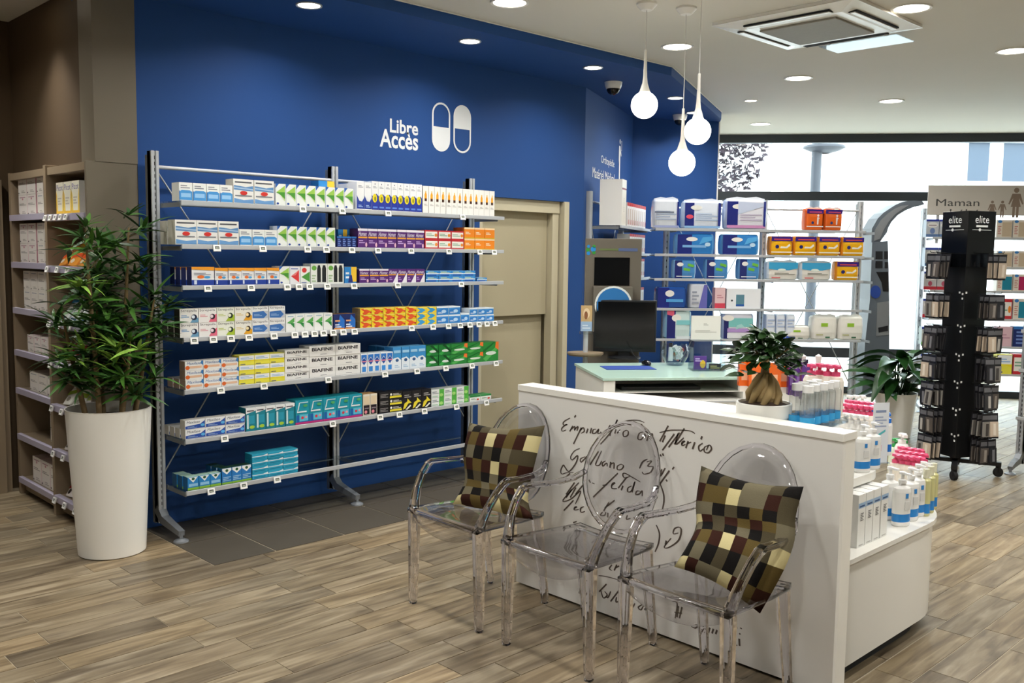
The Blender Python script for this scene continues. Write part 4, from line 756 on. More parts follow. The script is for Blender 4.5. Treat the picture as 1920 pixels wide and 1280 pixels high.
# third shelf
seg(2, 359, 402, 1, 1, 500, 'orange_navy', 'wide orange-topped navy box', back=3, depth=.06); seg(2, 403, 524, 5, 1, 502, 'orange_navy', 'orange-topped navy and white box')
seg(2, 524, 582, 3, 1, 499, ['green_arrow', 'red_arrow', 'green_red'], [GA, 'white box with red arrowhead', 'white box with green arrowhead and red dot'])
seg(2, 583, 645, 2, 1, 494, 'black_bottles', 'white box picturing black bottles'); seg(2, 646, 669, 1, 1, 500, 'sky_yellow', 'blue and yellow upright box')
seg(2, 674, 797, 7, 1, 504, ['purple']*3+['purple_cut']*4, ['purple box with orange stripe']*3+['purple box with white corner']*4)
seg(2, 799, 892, 4, 2, 507, 'sky', 'sky-blue lettered box'); seg(2, 894, 913, 1, 1, 520, 'sky', 'single flat blue box at the end')
# fourth shelf
seg(3, 337, 535, 6, 2, 576, ['st_blue', 'st_pink', 'st_green', 'st_orange', 'st_navy', 'st_navy'], ['lozenge box with pale blue corner', 'lozenge box with pink corner', 'lozenge box with green corner', 'lozenge box with orange corner', 'lozenge box with blue arrow', 'lozenge box with blue arrow'], depth=.07, back=3)
seg(3, 536, 624, 5, 1, 588, 'green_zig', 'small white box with green zigzag'); seg(3, 625, 667, 2, 1, 588, 'navy_orange', 'small navy box with orange foot', back=1)
seg(3, 675, 781, 5, 3, 576, 'yellow_red', 'yellow box with red chevron'); seg(3, 781, 819, 2, 3, 575, 'yellow_blue', 'yellow box with blue chevron')
seg(3, 819, 863, 2, 2, 574, 'blue_pale', 'blue-white box in taller pair'); seg(3, 864, 880, 1, 1, 587, 'blue_pale', 'single short blue-white box'); seg(3, 881, 926, 3, 2, 577, 'blue_pale', 'blue-white box at right end')
# fifth shelf
seg(4, 347, 448, 3, 3, 674, 'maxi_orange', 'white box with orange dot', back=2, depth=.07); seg(4, 448, 534, 3, 3, 664, 'yellow_white', 'yellow and white box')
seg(4, 534, 580, 1, 4, 655, 'biafine', 'flat white box with black capitals, narrow stack'); seg(4, 580, 676, 2, 3, 646, 'biafine', 'large white box with black capitals', depth=.12)
seg(4, 677, 737, 5, 1, 661, 'blue_pot', 'narrow white box picturing blue pot'); seg(4, 737, 799, 4, 1, 649, 'blue_spray', 'tall light blue box', back=2)
seg(4, 799, 846, 2, 2, 646, 'green_deep', 'dark green box'); seg(4, 846, 906, 2, 2, 643, 'green_orange', 'green box with orange corner'); seg(4, 906, 935, 1, 1, 641, 'green_orange', 'large green box with orange corner', depth=.12)
# sixth shelf
seg(5, 347, 460, 3, 2, 782, 'maxi_blue', 'white box with blue curve', back=3, depth=.06); seg(5, 461, 553, 5, 1, 760, 'teal_tall', 'tall teal box with white top')
seg(5, 554, 680, 5, 1, 744, 'teal_pink', 'large teal box with pink foot', depth=.11); seg(5, 681, 708, 2, 1, 738, 'cream_black', 'cream over black box', back=1)
seg(5, 711, 730, 1, 3, 735, 'black_text', 'flat black lettered box'); seg(5, 730, 755, 1, 3, 734, 'black_yellow', 'flat black and yellow box'); seg(5, 755, 809, 3, 1, 731, 'black_swoosh', 'tall black box with yellow figure')
seg(5, 809, 879, 3, 2, 727, 'white_green', 'white box with green stripe'); seg(5, 881, 921, 2, 1, 740, 'green_jar', 'small green-lidded pot box')
# bottom shelf
seg(6, 352, 415, 3, 1, 890, 'drop_low', 'short blue box with white triangle', back=2, depth=.06); seg(6, 416, 472, 3, 1, 874, 'drop_high', 'taller blue box with white shield', back=2, depth=.06); seg(6, 473, 559, 3, 4, 846, 'cyan', 'flat cyan box')
# lettering and capsules on the wall
let = tag(empty('wall_lettering', (4.15, W, 2.4)), 'white words Libre Accès on the blue wall', 'lettering')
mb = MB(); mb.M = Matrix.Translation((-4.15, -W, -2.4))
A, B = py(731, 248, W-.002), py(784, 250, W-.002); C_ = py(712, 275, W-.002); D_ = py(784, 276, W-.002)
puttext(mb, 'Libre', A, (1, 0, 0), (0, 0, 1), B.x-A.x, py(731, 222, W).z-A.z, 'E6E9EE', 0, .022)
puttext(mb, 'Accès', (C_.x, C_.y, C_.z+.0), (1, 0, 0), (0, 0, 1), D_.x-C_.x, py(760, 249, W).z-C_.z+.01, 'E6E9EE', 0, .022)
mb.build('letters', 'sign_white', let)
def capsule(mb, cx, z0, z1, r, y, fill_low):
    def outline(rr, a, b): return [(cx+rr*math.cos(PI+PI*k/12), y, a+rr*math.sin(PI+PI*k/12)) for k in range(13)]+[(cx+rr*math.cos(PI*k/12), y, b+rr*math.sin(PI*k/12)) for k in range(13)]
    o1 = outline(r, z0+r, z1-r); o2 = outline(r*.84, z0+r, z1-r); n = len(o1)
    mb.add(o1+o2, [(k, (k+1) % n, n+(k+1) % n, n+k) for k in range(n)], 'E6E9EE')
    zm = (z0+z1)/2
    if fill_low: mb.add([(cx+r*.9*math.cos(PI+PI*k/12), y+.0003, z0+r+r*.9*math.sin(PI+PI*k/12)) for k in range(13)]+[(cx+r*.9, y+.0003, zm), (cx-r*.9, y+.0003, zm)], [tuple(range(15))], 'D0D3D4')
    else: mb.add([(cx+r*.9*math.cos(PI*k/12), y+.0003, z1-r+r*.9*math.sin(PI*k/12)) for k in range(13)]+[(cx-r*.9, y+.0003, zm), (cx+r*.9, y+.0003, zm)], [tuple(range(15))], 'D0D3D4')
for xa, xb, yt, yb, low, lb in ((810, 844, 192, 284, True, 'white capsule sign on blue wall, lower half filled'), (850, 883, 197, 287, False, 'white capsule sign on blue wall, upper half filled')):
    P, Q = py((xa+xb)/2, yb, W-.003), py((xa+xb)/2, yt, W-.003); r = (py(xb, 240, W).x-py(xa, 240, W).x)/2
    mb = MB(); capsule(mb, 0, P.z, Q.z, r, -.003, low); o = mb.build('capsule_sign', 'sign_white'); o.location = (P.x, W, 0); tag(o, lb, 'wall sign', 'capsule signs')

# ================================================================ ISLAND with written panel
PX0, PX1, PY0, PY1, PZ = 3.24, 3.34, 1.576, 3.267, 1.012
isl = tag(empty('display_island', (3.8, 2.42, 0)), 'white rounded display island with handwriting on its flat back panel', 'display counter')
def ipart(name, mb, m, bevel=0., parent=None): 
    mb.M = Matrix.Identity(4)
    me = mb.mesh(name, m)
    for v in me.vertices: v.co -= Vector((3.8, 2.42, 0))
    if bevel:
        bm = bmesh.new(); bm.from_mesh(me); bmesh.ops.remove_doubles(bm, verts=bm.verts, dist=1e-5)
        bmesh.ops.bevel(bm, geom=[e for e in bm.edges if len(e.link_faces) == 2 and e.calc_face_angle(0) > .5], offset=bevel, segments=2, profile=.6, affect='EDGES'); bm.to_mesh(me); bm.free()
    return link(name, me, parent or isl)
panel = ipart('back_panel', MB().box(PX0, PY0, .012, PX0+.022, PY1, PZ-.03), 'white_matte')
ipart('panel_cap', MB().box(PX0-.004, PY0-.004, PZ-.03, PX1+.004, PY1+.004, PZ), 'white_lac', .002)
ipart('end_post', MB().box(PX0+.0225, PY0, .012, PX1, PY0+.03, PZ-.03), 'white_lac', .002); ipart('end_post', MB().box(PX0+.0225, PY1-.03, .012, PX1, PY1, PZ-.03), 'white_lac', .002)
def dshape(ys, xs_, xe, x0=PX1+.001, n=14):
    cy = 2.42; hw = cy-ys
    return [(x0, ys), (xs_, ys)]+[(xs_+(xe-xs_)*math.sin(PI*k/(2*n)*1.0), cy-hw*math.cos(PI*k/(2*n))) for k in range(1, n)]+[(xe, cy)]+[(xs_+(xe-xs_)*math.cos(PI*k/(2*n)), cy+hw*math.sin(PI*k/(2*n))) for k in range(1, n)]+[(xs_, cy+hw), (x0, cy+hw)]
ZB = .505; ZM = .765; ZTP = .962
ipart('kick', MB().prism(dshape(1.65, 4.06, 4.6), 0, .07, smooth=True), 'dark_frame')
ipart('body', MB().prism(dshape(1.602, 4.1, 4.70), .07, ZB-.02, smooth=True), 'white_lac')
ipart('base_top', MB().prism(dshape(1.590, 4.11, 4.72), ZB-.02, ZB, smooth=True), 'white_lac')
ipart('middle_riser', MB().prism(dshape(1.76, 3.72, 4.05), ZB, ZM-.035, smooth=True), 'white_lac')
ipart('middle_tier', MB().prism(dshape(1.70, 3.76, 4.13), ZM-.035, ZM, smooth=True), 'white_lac')
ipart('top_riser', MB().prism(dshape(1.86, 3.45, 3.66), ZM, ZTP-.025, smooth=True), 'white_lac')
ipart('top_tier', MB().prism(dshape(1.70, 3.50, 3.78), ZTP-.025, ZTP, smooth=True), 'white_lac')
# handwriting
def smooth_pts(p, k=5):
    if len(p) < 3: return p
    q = [p[0]]+p+[p[-1]]; out = []
    for i in range(1, len(q)-2):
        for j in range(k):
            t = j/k; a, b, c, d = q[i-1], q[i], q[i+1], q[i+2]
            out.append(tuple(.5*(2*b[m]+(c[m]-a[m])*t+(2*a[m]-5*b[m]+4*c[m]-d[m])*t*t+(3*b[m]-a[m]-3*c[m]+d[m])*t**3) for m in (0, 1)))
    return out+[p[-1]]
ink = MB()
def stroke(pts, ox, oy, s_, hw=.0034):
    P = [px(ox+x/s_, oy+y/s_, PX0) for x, y in smooth_pts(pts)]
    P = [Vector((p.y, p.z)) for p in P]; vs = []
    for i, p in enumerate(P):
        d = (P[min(i+1, len(P)-1)]-P[max(i-1, 0)])
        d = d.normalized() if d.length > 1e-7 else Vector((1, 0))
        nrm = Vector((-d.y, d.x)); w = hw*(.55+.75*abs(d.y))*(.6+.4*min(1, 3*min(i+1, len(P)-i)/len(P)))
        vs += [(PX0-.0008, *(p+nrm*w)), (PX0-.0008, *(p-nrm*w))]
    ink.add(vs, [(2*i, 2*i+1, 2*i+3, 2*i+2) for i in range(len(P)-1)])
Z4 = (1040, 770, 5.12); Z5 = (1000, 950, 4.415)
for p in [[(205, 42), (190, 62)], [(150, 68), (100, 95), (82, 120), (92, 136), (120, 130), (90, 146), (68, 172), (76, 194), (110, 182)], [(145, 198), (175, 145)], [(160, 175), (195, 150), (190, 190)], [(190, 180), (225, 150), (215, 192)],
 [(258, 160), (182, 318)], [(245, 190), (275, 160), (285, 195), (255, 215)], [(322, 170), (305, 215)], [(355, 165), (342, 215)], [(400, 175), (372, 182), (365, 215), (395, 210), (425, 175), (415, 215), (445, 210)],
 [(535, 135), (485, 212), (458, 222), (440, 200)], [(605, 85), (572, 150), (520, 230), (440, 320)], [(548, 160), (530, 240)], [(600, 85), (595, 132), (700, 95), (800, 90), (862, 112)], [(590, 175), (578, 218)], [(632, 180), (600, 215)],
 [(690, 185), (660, 205), (665, 245), (700, 236), (708, 200), (690, 185)], [(862, 200), (815, 215), (800, 265), (830, 275), (865, 230), (885, 192), (872, 262)], [(905, 225), (885, 290)], [(900, 252), (938, 220), (935, 288)],
 [(1092, 142), (1010, 292)], [(1008, 208), (1120, 185), (1290, 190), (1348, 218)], [(1062, 235), (1035, 300)], [(1150, 222), (1035, 378)], [(1200, 208), (1095, 348)], [(1247, 168), (1150, 322)], [(1185, 215), (1165, 320), (1240, 258)],
 [(1215, 320), (1250, 290), (1226, 300), (1225, 332), (1258, 320)], [(1283, 290), (1260, 358)], [(1275, 312), (1312, 300)], [(1347, 300), (1325, 366)], [(1417, 243), (1405, 272)], [(1422, 310), (1385, 340), (1395, 386), (1428, 364)],
 [(1480, 330), (1440, 350), (1440, 392), (1475, 402), (1505, 370), (1500, 340), (1480, 330), (1458, 378)],
 [(242, 360), (190, 385), (155, 440), (170, 470), (222, 428), (205, 500), (140, 580), (100, 540), (85, 520), (60, 570), (70, 605), (120, 592), (182, 590)], [(110, 632), (150, 600)], [(292, 440), (250, 460), (255, 492), (290, 460), (312, 438), (306, 492)],
 [(422, 388), (340, 517)], [(452, 383), (395, 510), (430, 520), (452, 480)], [(490, 480), (460, 500), (465, 530), (500, 500), (505, 532)], [(540, 490), (530, 546)], [(540, 512), (570, 500), (570, 556)], [(640, 510), (605, 530), (605, 562), (640, 562), (662, 530), (640, 510)],
 [(815, 552), (845, 490), (892, 463)], [(885, 490), (932, 480), (895, 530), (946, 536), (920, 590), (860, 606), (840, 585)], [(985, 560), (985, 612), (1010, 610), (1030, 558)], [(1062, 548), (1020, 620), (1000, 612)], [(1102, 573), (1010, 702)], [(1148, 538), (1130, 562)], [(1068, 658), (1082, 677)], [(1012, 418), (1025, 437)], [(1036, 408), (1047, 432)],
 [(608, 598), (370, 828)], [(460, 716), (505, 708)], [(545, 720), (580, 690), (555, 700), (550, 742), (600, 746)], [(692, 638), (610, 742)], [(824, 682), (760, 645), (680, 600), (655, 610), (672, 642), (722, 630)], [(657, 718), (640, 762)],
 [(740, 720), (705, 740), (705, 776), (740, 765), (772, 678), (745, 782)], [(820, 770), (790, 770), (780, 802), (815, 795), (842, 768), (840, 818)],
 [(292, 688), (200, 802)], [(192, 688), (110, 802)], [(232, 688), (80, 857), (150, 850), (252, 768), (200, 892)], [(165, 755), (110, 832)], [(205, 735), (150, 832)], [(330, 660), (345, 690)], [(360, 690), (385, 700)],
 [(182, 858), (88, 957)], [(185, 940), (215, 920), (195, 925), (190, 950), (232, 945)], [(282, 918), (250, 935), (255, 972), (292, 964)], [(577, 858), (480, 932)], [(522, 878), (470, 962)], [(462, 970), (440, 1000), (480, 1002), (492, 970)], [(512, 978), (510, 1022)], [(560, 975), (582, 1012), (602, 978)],
 [(640, 985), (625, 1030)], [(700, 1000), (690, 1040), (730, 1030)], [(760, 1020), (790, 1060), (800, 1020)], [(1013, 698), (1045, 790), (1050, 870), (1030, 967)]]: stroke(p, *Z4)
for p in [[(1018, 148), (1045, 220), (1037, 300), (1008, 372)], [(1102, 278), (1094, 312)], [(1142, 258), (1085, 330), (1120, 336), (1200, 280), (1226, 200), (1210, 168), (1170, 180), (1160, 222), (1202, 215)],
 [(652, 478), (630, 510), (652, 526)], [(692, 478), (670, 526)], [(685, 502), (712, 488)], [(762, 508), (720, 542)], [(778, 488), (802, 522)], [(540, 568), (600, 575), (722, 607)], [(442, 638), (420, 710), (380, 712), (400, 680)], [(607, 638), (545, 702)], [(560, 690), (580, 752), (612, 730), (590, 698)], [(642, 698), (620, 747), (600, 746)], [(712, 688), (640, 782)], [(690, 745), (685, 787), (717, 774)],
 [(815, 798), (820, 832), (842, 798)], [(902, 808), (870, 830), (890, 852), (912, 820)], [(937, 828), (920, 852)], [(1148, 778), (1192, 800), (1175, 922)], [(1202, 818), (1190, 912)], [(1232, 828), (1210, 922)], [(1168, 870), (1232, 882)], [(1385, 830), (1390, 870)], [(1375, 910), (1385, 930)],
 [(1308, 988), (1340, 1002), (1367, 980), (1340, 973)], [(1383, 978), (1422, 1010), (1380, 1022)], [(1462, 998), (1450, 1042)], [(1492, 1008), (1480, 1047)], [(1522, 1018), (1510, 1052)], [(1645, 1000), (1690, 1000)], [(1712, 1000), (1728, 1008)], [(1705, 1045), (1715, 1055)], [(1655, 1100), (1650, 1140), (1690, 1145)], [(1705, 1090), (1708, 1150)],
 [(250, 200), (275, 160), (300, 150)], [(330, 130), (360, 120)], [(560, 250), (590, 230), (570, 270), (610, 260)], [(800, 245), (815, 240)], [(828, 250), (845, 246)]]: stroke(p, *Z5)
me = ink.mesh('handwriting', 'ink')
for v in me.vertices: v.co -= Vector((3.8, 2.42, 0))
o = link('handwriting', me, isl); o['label'] = 'brown cursive handwriting, Empiastro antisterico, Galbano'; o['kind'] = 'stuff'

# ================================================================ CLEAR CHAIRS
def chair_parts():
    """clear armchair; origin on floor under the middle of the front legs, +x to the back"""
    P = {}
    def leg(x0, y, x1, yb, w0, w1, zt):
        return MB().beam([(x1, yb, 0), (x1, yb, .03), ((x0+x1)/2, (y+yb)/2, zt/2), (x0, y, zt)], [w1*.9, w1, (w0+w1)/2, w0], [w1*.9, w1, (w0+w1)/2, w0], up=(0, 1, 0))
    P['leg'] = [leg(.0, -.225, .0, -.232, .046, .034, .452), leg(.0, .225, .0, .232, .046, .034, .452), leg(.405, -.185, .46, -.19, .042, .03, .43), leg(.405, .185, .46, .19, .042, .03, .43)]
    # seat: dished slab with a curved front apron
    s_ = MB(); n = 12
    def row(x, hw, z, dish, th):
        return [(x, hw*(2*k/n-1), z-dish*(1-(2*k/n-1)**2)) for k in range(n+1)], [(x, hw*(2*k/n-1), z-th-dish*(1-(2*k/n-1)**2)) for k in range(n+1)]
    rows = [row(-.028, .245, .462, .0, .018), row(.0, .247, .468, .006, .018), (row(.12, .242, .462, .014, .016)), row(.26, .232, .455, .018, .016), row(.40, .215, .452, .014, .018), row(.43, .205, .455, .01, .018)]
    vs = []
    for a, b in rows: vs += a+b
    m = 2*(n+1); fs = []
    for i in range(len(rows)-1):
        for k in range(n):
            fs.append((i*m+k, i*m+k+1, (i+1)*m+k+1, (i+1)*m+k)); fs.append((i*m+n+1+k, (i+1)*m+n+1+k, (i+1)*m+n+2+k, i*m+n+2+k))
        fs.append((i*m, (i+1)*m, (i+1)*m+n+1, i*m+n+1)); fs.append((i*m+n, i*m+2*n+1, (i+1)*m+2*n+1, (i+1)*m+n))
    for k in range(n): fs.append((k, n+1+k, n+2+k, k+1)); j = (len(rows)-1)*m; fs.append((j+k, j+k+1, j+n+2+k, j+n+1+k))
    s_.add(vs, fs, smooth=True); P['seat'] = s_
    ap = MB(); vs = []
    for k in range(n+1):
        y = .205*(2*k/n-1); drop = .03+.05*(1-(2*k/n-1)**2); vs += [(-.022, y, .444), (-.022, y, .444-drop), (-.014, y, .444-drop), (-.014, y, .444)]
    fs = []
    for k in range(n):
        for q in range(4): fs.append((4*k+q, 4*k+(q+1) % 4, 4*k+4+(q+1) % 4, 4*k+4+q))
    ap.add(vs, fs+[(3, 2, 1, 0), (4*n, 4*n+1, 4*n+2, 4*n+3)], smooth=True); P['apron'] = ap
    # oval backrest, leaning back, slightly dished, with a thick rim
    b = MB(); N = 28; cz, rz_, ry = .692, .24, .205
    def bp(r, q, off):
        y = ry*r*math.cos(q); z = cz+rz_*r*math.sin(q); lean = .40+(z-.46)*.20; dish = .035*(1-(y/ry)**2)
        return (lean+dish*.8+off, y, z)
    rings = [(0, .0), (.35, 0), (.7, 0), (.93, 0), (.955, -.007), (1.0, -.007), (1.0, .013), (.955, .013), (.93, .006), (.5, .006), (0, .006)]
    vs = [bp(r if r else .001, 2*PI*k/N, o_) for r, o_ in rings for k in range(N)]
    b.add(vs, [(i*N+k, i*N+(k+1) % N, (i+1)*N+(k+1) % N, (i+1)*N+k) for i in range(len(rings)-1) for k in range(N)], smooth=True); P['backrest'] = b
    P['armrest'] = []
    for sgn in (-1, 1):
        pts = [(.0, .228*sgn, .46), (.012, .236*sgn, .50), (.035, .247*sgn, .555), (.075, .257*sgn, .615), (.115, .262*sgn, .652), (.135, .263*sgn, .660), (.22, .258*sgn, .655), (.32, .245*sgn, .652), (.40, .222*sgn, .662), (.452, .195*sgn, .690)]
        P['armrest'].append(MB().beam(pts, [.036, .034, .032, .032, .034, .036, .036, .034, .03, .024], [.042, .034, .028, .026, .026, .024, .022, .022, .022, .02], up=(0, 1, 0)))
    return P
CP = chair_parts(); CM = {}
for k, v in CP.items():
    CM[k] = []
    for mb in (v if isinstance(v, list) else [v]):
        me = mb.mesh(k, 'chair_solid' if k in ('leg', 'armrest') else 'chair_clear'); bm = bmesh.new(); bm.from_mesh(me); bmesh.ops.remove_doubles(bm, verts=bm.verts, dist=1e-5)
        if k in ('leg', 'armrest'):
            bmesh.ops.bevel(bm, geom=[e for e in bm.edges if len(e.link_faces) == 2 and e.calc_face_angle(0) > .8], offset=.006, segments=2, profile=.5, affect='EDGES')
        bmesh.ops.recalc_face_normals(bm, faces=bm.faces)
        if k in ('backrest', 'seat'):       # the thick moulded rim
            me.materials.append(M['chair_solid'])
            for f_ in bm.faces:
                c_ = f_.calc_center_median()
                if k == 'backrest': rim = ((c_.y/.205)**2+((c_.z-.692)/.24)**2) > .86
                else: rim = abs(c_.y) > .225 or c_.x < -.005 or c_.x > .41
                if rim: f_.material_index = 1
        bm.to_mesh(me); bm.free(); CM[k].append(me)
for (x, y, rz_, lb) in ((2.69, 3.172, 0.0, 'clear plastic armchair with cushion, nearest the blue wall'), (2.685, 2.53, .0, 'empty clear plastic armchair between the two with cushions'), (2.685, 1.905, -.03, 'clear plastic armchair with cushion, nearest the panel corner')):
    r = tag(empty('clear_armchair', (x, y, 0), rz_), lb, 'chair', 'clear plastic armchairs')
    for k, ms in CM.items():
        for me in ms: link(k, me, r)

# ================================================================ CUSHIONS
CUSH = ['C4B888', '331B13', '574926', '141210', '48412F', '67604C']
def cushion(rows, label, T=.05, ncheck=8, seed=3):
    """rows: control rows (left point, right point) from bottom to top"""
    rnd = random.Random(seed); n = ncheck*2
    L_ = [Vector(a) for a, b in rows]; R_ = [Vector(b) for a, b in rows]
    def cr(P, t):
        f_ = t*(len(P)-1); i = min(int(f_), len(P)-2); t = f_-i
        a, b, c, d = P[max(i-1, 0)], P[i], P[i+1], P[min(i+2, len(P)-1)]
        return .5*(2*b+(c-a)*t+(2*a-5*b+4*c-d)*t*t+(3*b-a-3*c+d)*t**3)
    def mid(u, v):
        l, r_ = cr(L_, v), cr(R_, v); pinch = .10*(1-abs(2*v-1)**1.5)*(2*u-1)*0
        edge = .025*math.sin(PI*u)*(1 if v > .5 else -1)*abs(2*v-1)**3      # edges curve in between the corners
        return l.lerp(r_, u)-Vector((0, 0, 1))*edge
    def nrm(u, v):
        e = .02; a = mid(min(u+e, 1), v)-mid(max(u-e, 0), v); b = mid(u, min(v+e, 1))-mid(u, max(v-e, 0)); return a.cross(b).normalized()
    pat = {}
    for j in range(ncheck):
        for i in range(ncheck):
            base = (i+(j % 2)*1+(j//2) % 2) % 4
            pat[i, j] = ([0, 1, 2, 1], [4, 3, 5, 3])[j % 2][base] if True else 0
            if rnd.random() < .16: pat[i, j] = rnd.choice([2, 4, 5])
    mb = MB()
    for s_ in (1, -1):
        g = {}
        for j in range(n+1):
            for i in range(n+1):
                u, v = i/n, j/n; th = T*((1-(2*u-1)**4)*(1-(2*v-1)**4))**.6
                th *= 1+.12*math.sin(9*u+5*v)*math.sin(7*v+2*u)
                g[i, j] = mid(u, v)+nrm(u, v)*th*s_
        for j in range(n):
            for i in range(n):
                q = [g[i, j], g[i+1, j], g[i+1, j+1], g[i, j+1]]
                mb.add(q if s_ > 0 else q[::-1], [(0, 1, 2, 3)], CUSH[pat[i//2, j//2]], True)
    c = sum((L_[0], R_[0]), Vector())/2
    me = mb.mesh('cushion', 'fabric')
    for v in me.vertices: v.co -= c
    bm = bmesh.new(); bm.from_mesh(me); bmesh.ops.remove_doubles(bm, verts=bm.verts, dist=2e-4); bm.to_mesh(me); bm.free()
    return tag(link('cushion', me, None, c), label, 'cushion', 'checked cushions')
def Q(x, y, X): return tuple(px(x, y, X))
cushion([(Q(848, 945, 2.90), Q(1000, 975, 2.90)), (Q(872, 905, 2.98), Q(990, 930, 2.99)), (Q(870, 850, 3.03), Q(1003, 868, 3.03)), (Q(880, 792, 3.09), Q(1022, 797, 3.09))], 'brown, black and cream checked cushion leaning in the far chair', seed=3)
cushion([(Q(1264, 1062, 2.83), Q(1425, 1150, 2.88)), (Q(1290, 1020, 2.90), Q(1470, 1068, 2.93)), (Q(1305, 985, 2.99), Q(1490, 1012, 2.99)), (Q(1305, 940, 3.03), Q(1492, 968, 3.03)), (Q(1315, 873, 3.08), Q(1507, 912, 3.08))], 'checked cushion slumped in the near chair, one corner hanging', seed=9)

# ================================================================ BOTTLES AND BOXES ON THE ISLAND
def bottle_set(kind):
    """meshes of one bottle kind, keyed by part name (base at z 0)"""
    P = {}
    if kind == 'pump_big':      # white flat bottle with blue band and white pump
        P['body'] = (MB().lathe([(.0, .0), (.040, .0), (.044, .006), (.044, .02), (.044, .055), (.044, .15), (.040, .165), (.018, .175), (.016, .185), (0, .185)], 20, cols=['EDECE8', 'EDECE8', 'EDECE8', '2E86D2', 'EDECE8', 'EDECE8', 'EDECE8', 'EDECE8', 'EDECE8'], sy=.72), 'gloss')
        P['label_mark'] = (MB().box(-.010, -.0335, .125, .004, -.0315, .145, '3A8AD0').box(-.014, -.0335, .075, .014, -.0318, .11, 'D9D9D6'), 'gloss')
        P['pump'] = (MB().lathe([(.017, .185), (.017, .2), (.007, .203), (.007, .222), (.014, .224), (.014, .234), (0, .236)], 14, col='F3F2EF').box(-.006, -.045, .224, .006, 0, .233, 'F3F2EF'), 'gloss')
    elif kind == 'blue_cap':    # slim white bottle with tall blue pump
        P['body'] = (MB().lathe([(0, 0), (.027, 0), (.029, .005), (.029, .02), (.029, .06), (.029, .16), (.026, .172), (.014, .176), (0, .176)], 18, cols=['EDECE8', 'EDECE8', 'EDECE8', '2470C8', 'EDECE8', 'EDECE8', 'EDECE8', 'EDECE8']), 'gloss')
        P['pump'] = (MB().lathe([(.022, .172), (.022, .195), (.012, .2), (.012, .212), (.017, .214), (.016, .228), (0, .23)], 16, col='1F6ED0').box(-.006, -.036, .214, .006, 0, .225, '1F6ED0'), 'gloss')
    elif kind == 'clear_blue':  # clear water-like bottles with white caps and blue band
        P['body'] = (MB().lathe([(0, 0), (.028, 0), (.030, .004), (.030, .13), (.026, .142), (.014, .148), (0, .148)], 18, col='DCE6EA'), 'bottle_clear')
        P['band'] = (MB().lathe([(.0304, .012), (.0304, .045)], 18, col='3BA6E0'), 'gloss')
        P['cap'] = (MB().lathe([(.022, .145), (.022, .172), (.012, .174), (0, .174)], 14, col='EEEDEA'), 'gloss')
    elif kind == 'pink_pump':   # pinkish cream bottle with pink pump
        P['body'] = (MB().lathe([(0, 0), (.026, 0), (.028, .004), (.029, .05), (.028, .12), (.022, .135), (.012, .14), (0, .14)], 16, col='E9E0D2'), 'gloss')
        P['pump'] = (MB().lathe([(.016, .138), (.016, .152), (.006, .155), (.006, .165), (.016, .167), (.016, .178), (0, .18)], 12, col='E4527C').box(-.007, -.034, .166, .007, 0, .177, 'E4527C'), 'gloss')
    elif kind == 'green_pump':
        P['body'] = (MB().lathe([(0, 0), (.026, 0), (.028, .004), (.029, .05), (.028, .12), (.022, .135), (.012, .14), (0, .14)], 16, col='DCE2C8'), 'gloss')
        P['pump'] = (MB().lathe([(.016, .138), (.016, .152), (.006, .155), (.006, .165), (.016, .167), (.016, .178), (0, .18)], 12, col='2E9A4A').box(-.007, -.034, .166, .007, 0, .177, '2E9A4A'), 'gloss')
    elif kind == 'white_pump':
        P['body'] = (MB().lathe([(0, 0), (.026, 0), (.028, .004), (.029, .05), (.028, .12), (.022, .135), (.012, .14), (0, .14)], 16, col='EFEDE8'), 'gloss')
        P['pump'] = (MB().lathe([(.016, .138), (.016, .152), (.006, .155), (.006, .165), (.016, .167), (.016, .178), (0, .18)], 12, col='F3F1EE').box(-.007, -.034, .166, .007, 0, .177, 'F3F1EE'), 'gloss')
    elif kind == 'oil':         # slim yellowish oil bottle with blue foot
        P['body'] = (MB().lathe([(0, 0), (.017, 0), (.019, .004), (.019, .012), (.019, .05), (.019, .14), (.010, .15), (.009, .158), (0, .158)], 14, cols=['C9C690']*3+['2E86D2']+['CFCB92']*4), 'gloss')
        P['cap'] = (MB().lathe([(.012, .15), (.012, .185), (0, .186)], 12, col='E4E2C8'), 'gloss')
    elif kind == 'orange_tube':
        P['body'] = (MB().box(-.032, -.018, .03, .032, .018, .16, 'E9651F', cols=['E9651F', 'E9651F', 'EA6A22', 'C8501A', 'E9651F', 'C8501A']), 'gloss')
        P['cap'] = (MB().box(-.026, -.016, 0, .026, .016, .03, 'EDE6DC'), 'gloss'); P['label_mark'] = (MB().box(-.02, -.0188, .06, .014, -.0182, .10, 'F3B58C'), 'gloss')
    elif kind == 'purple_tube':
        P['body'] = (MB().box(-.022, -.016, 0, .022, .016, .17, '5A2F7C', cols=['5A2F7C', '5A2F7C', '633888', '42205E', '5A2F7C', '42205E']), 'gloss')
        P['cap'] = (MB().lathe([(.012, .17), (.012, .195), (0, .196)], 12, col='2A1A3A'), 'gloss'); P['label_mark'] = (MB().box(-.015, -.0168, .05, .012, -.0162, .10, '9A78B8'), 'gloss')
    elif kind == 'dropper':
        P['body'] = (MB().lathe([(0, 0), (.018, 0), (.02, .004), (.02, .06), (.01, .072), (0, .072)], 14, col='2A2A40'), 'gloss'); P['cap'] = (MB().lathe([(.011, .07), (.011, .085), (.007, .088), (.009, .11), (0, .116)], 12, col='F0E4E0'), 'gloss')
    return {k: mb.mesh(k, m) for k, (mb, m) in P.items()}
BS = {}
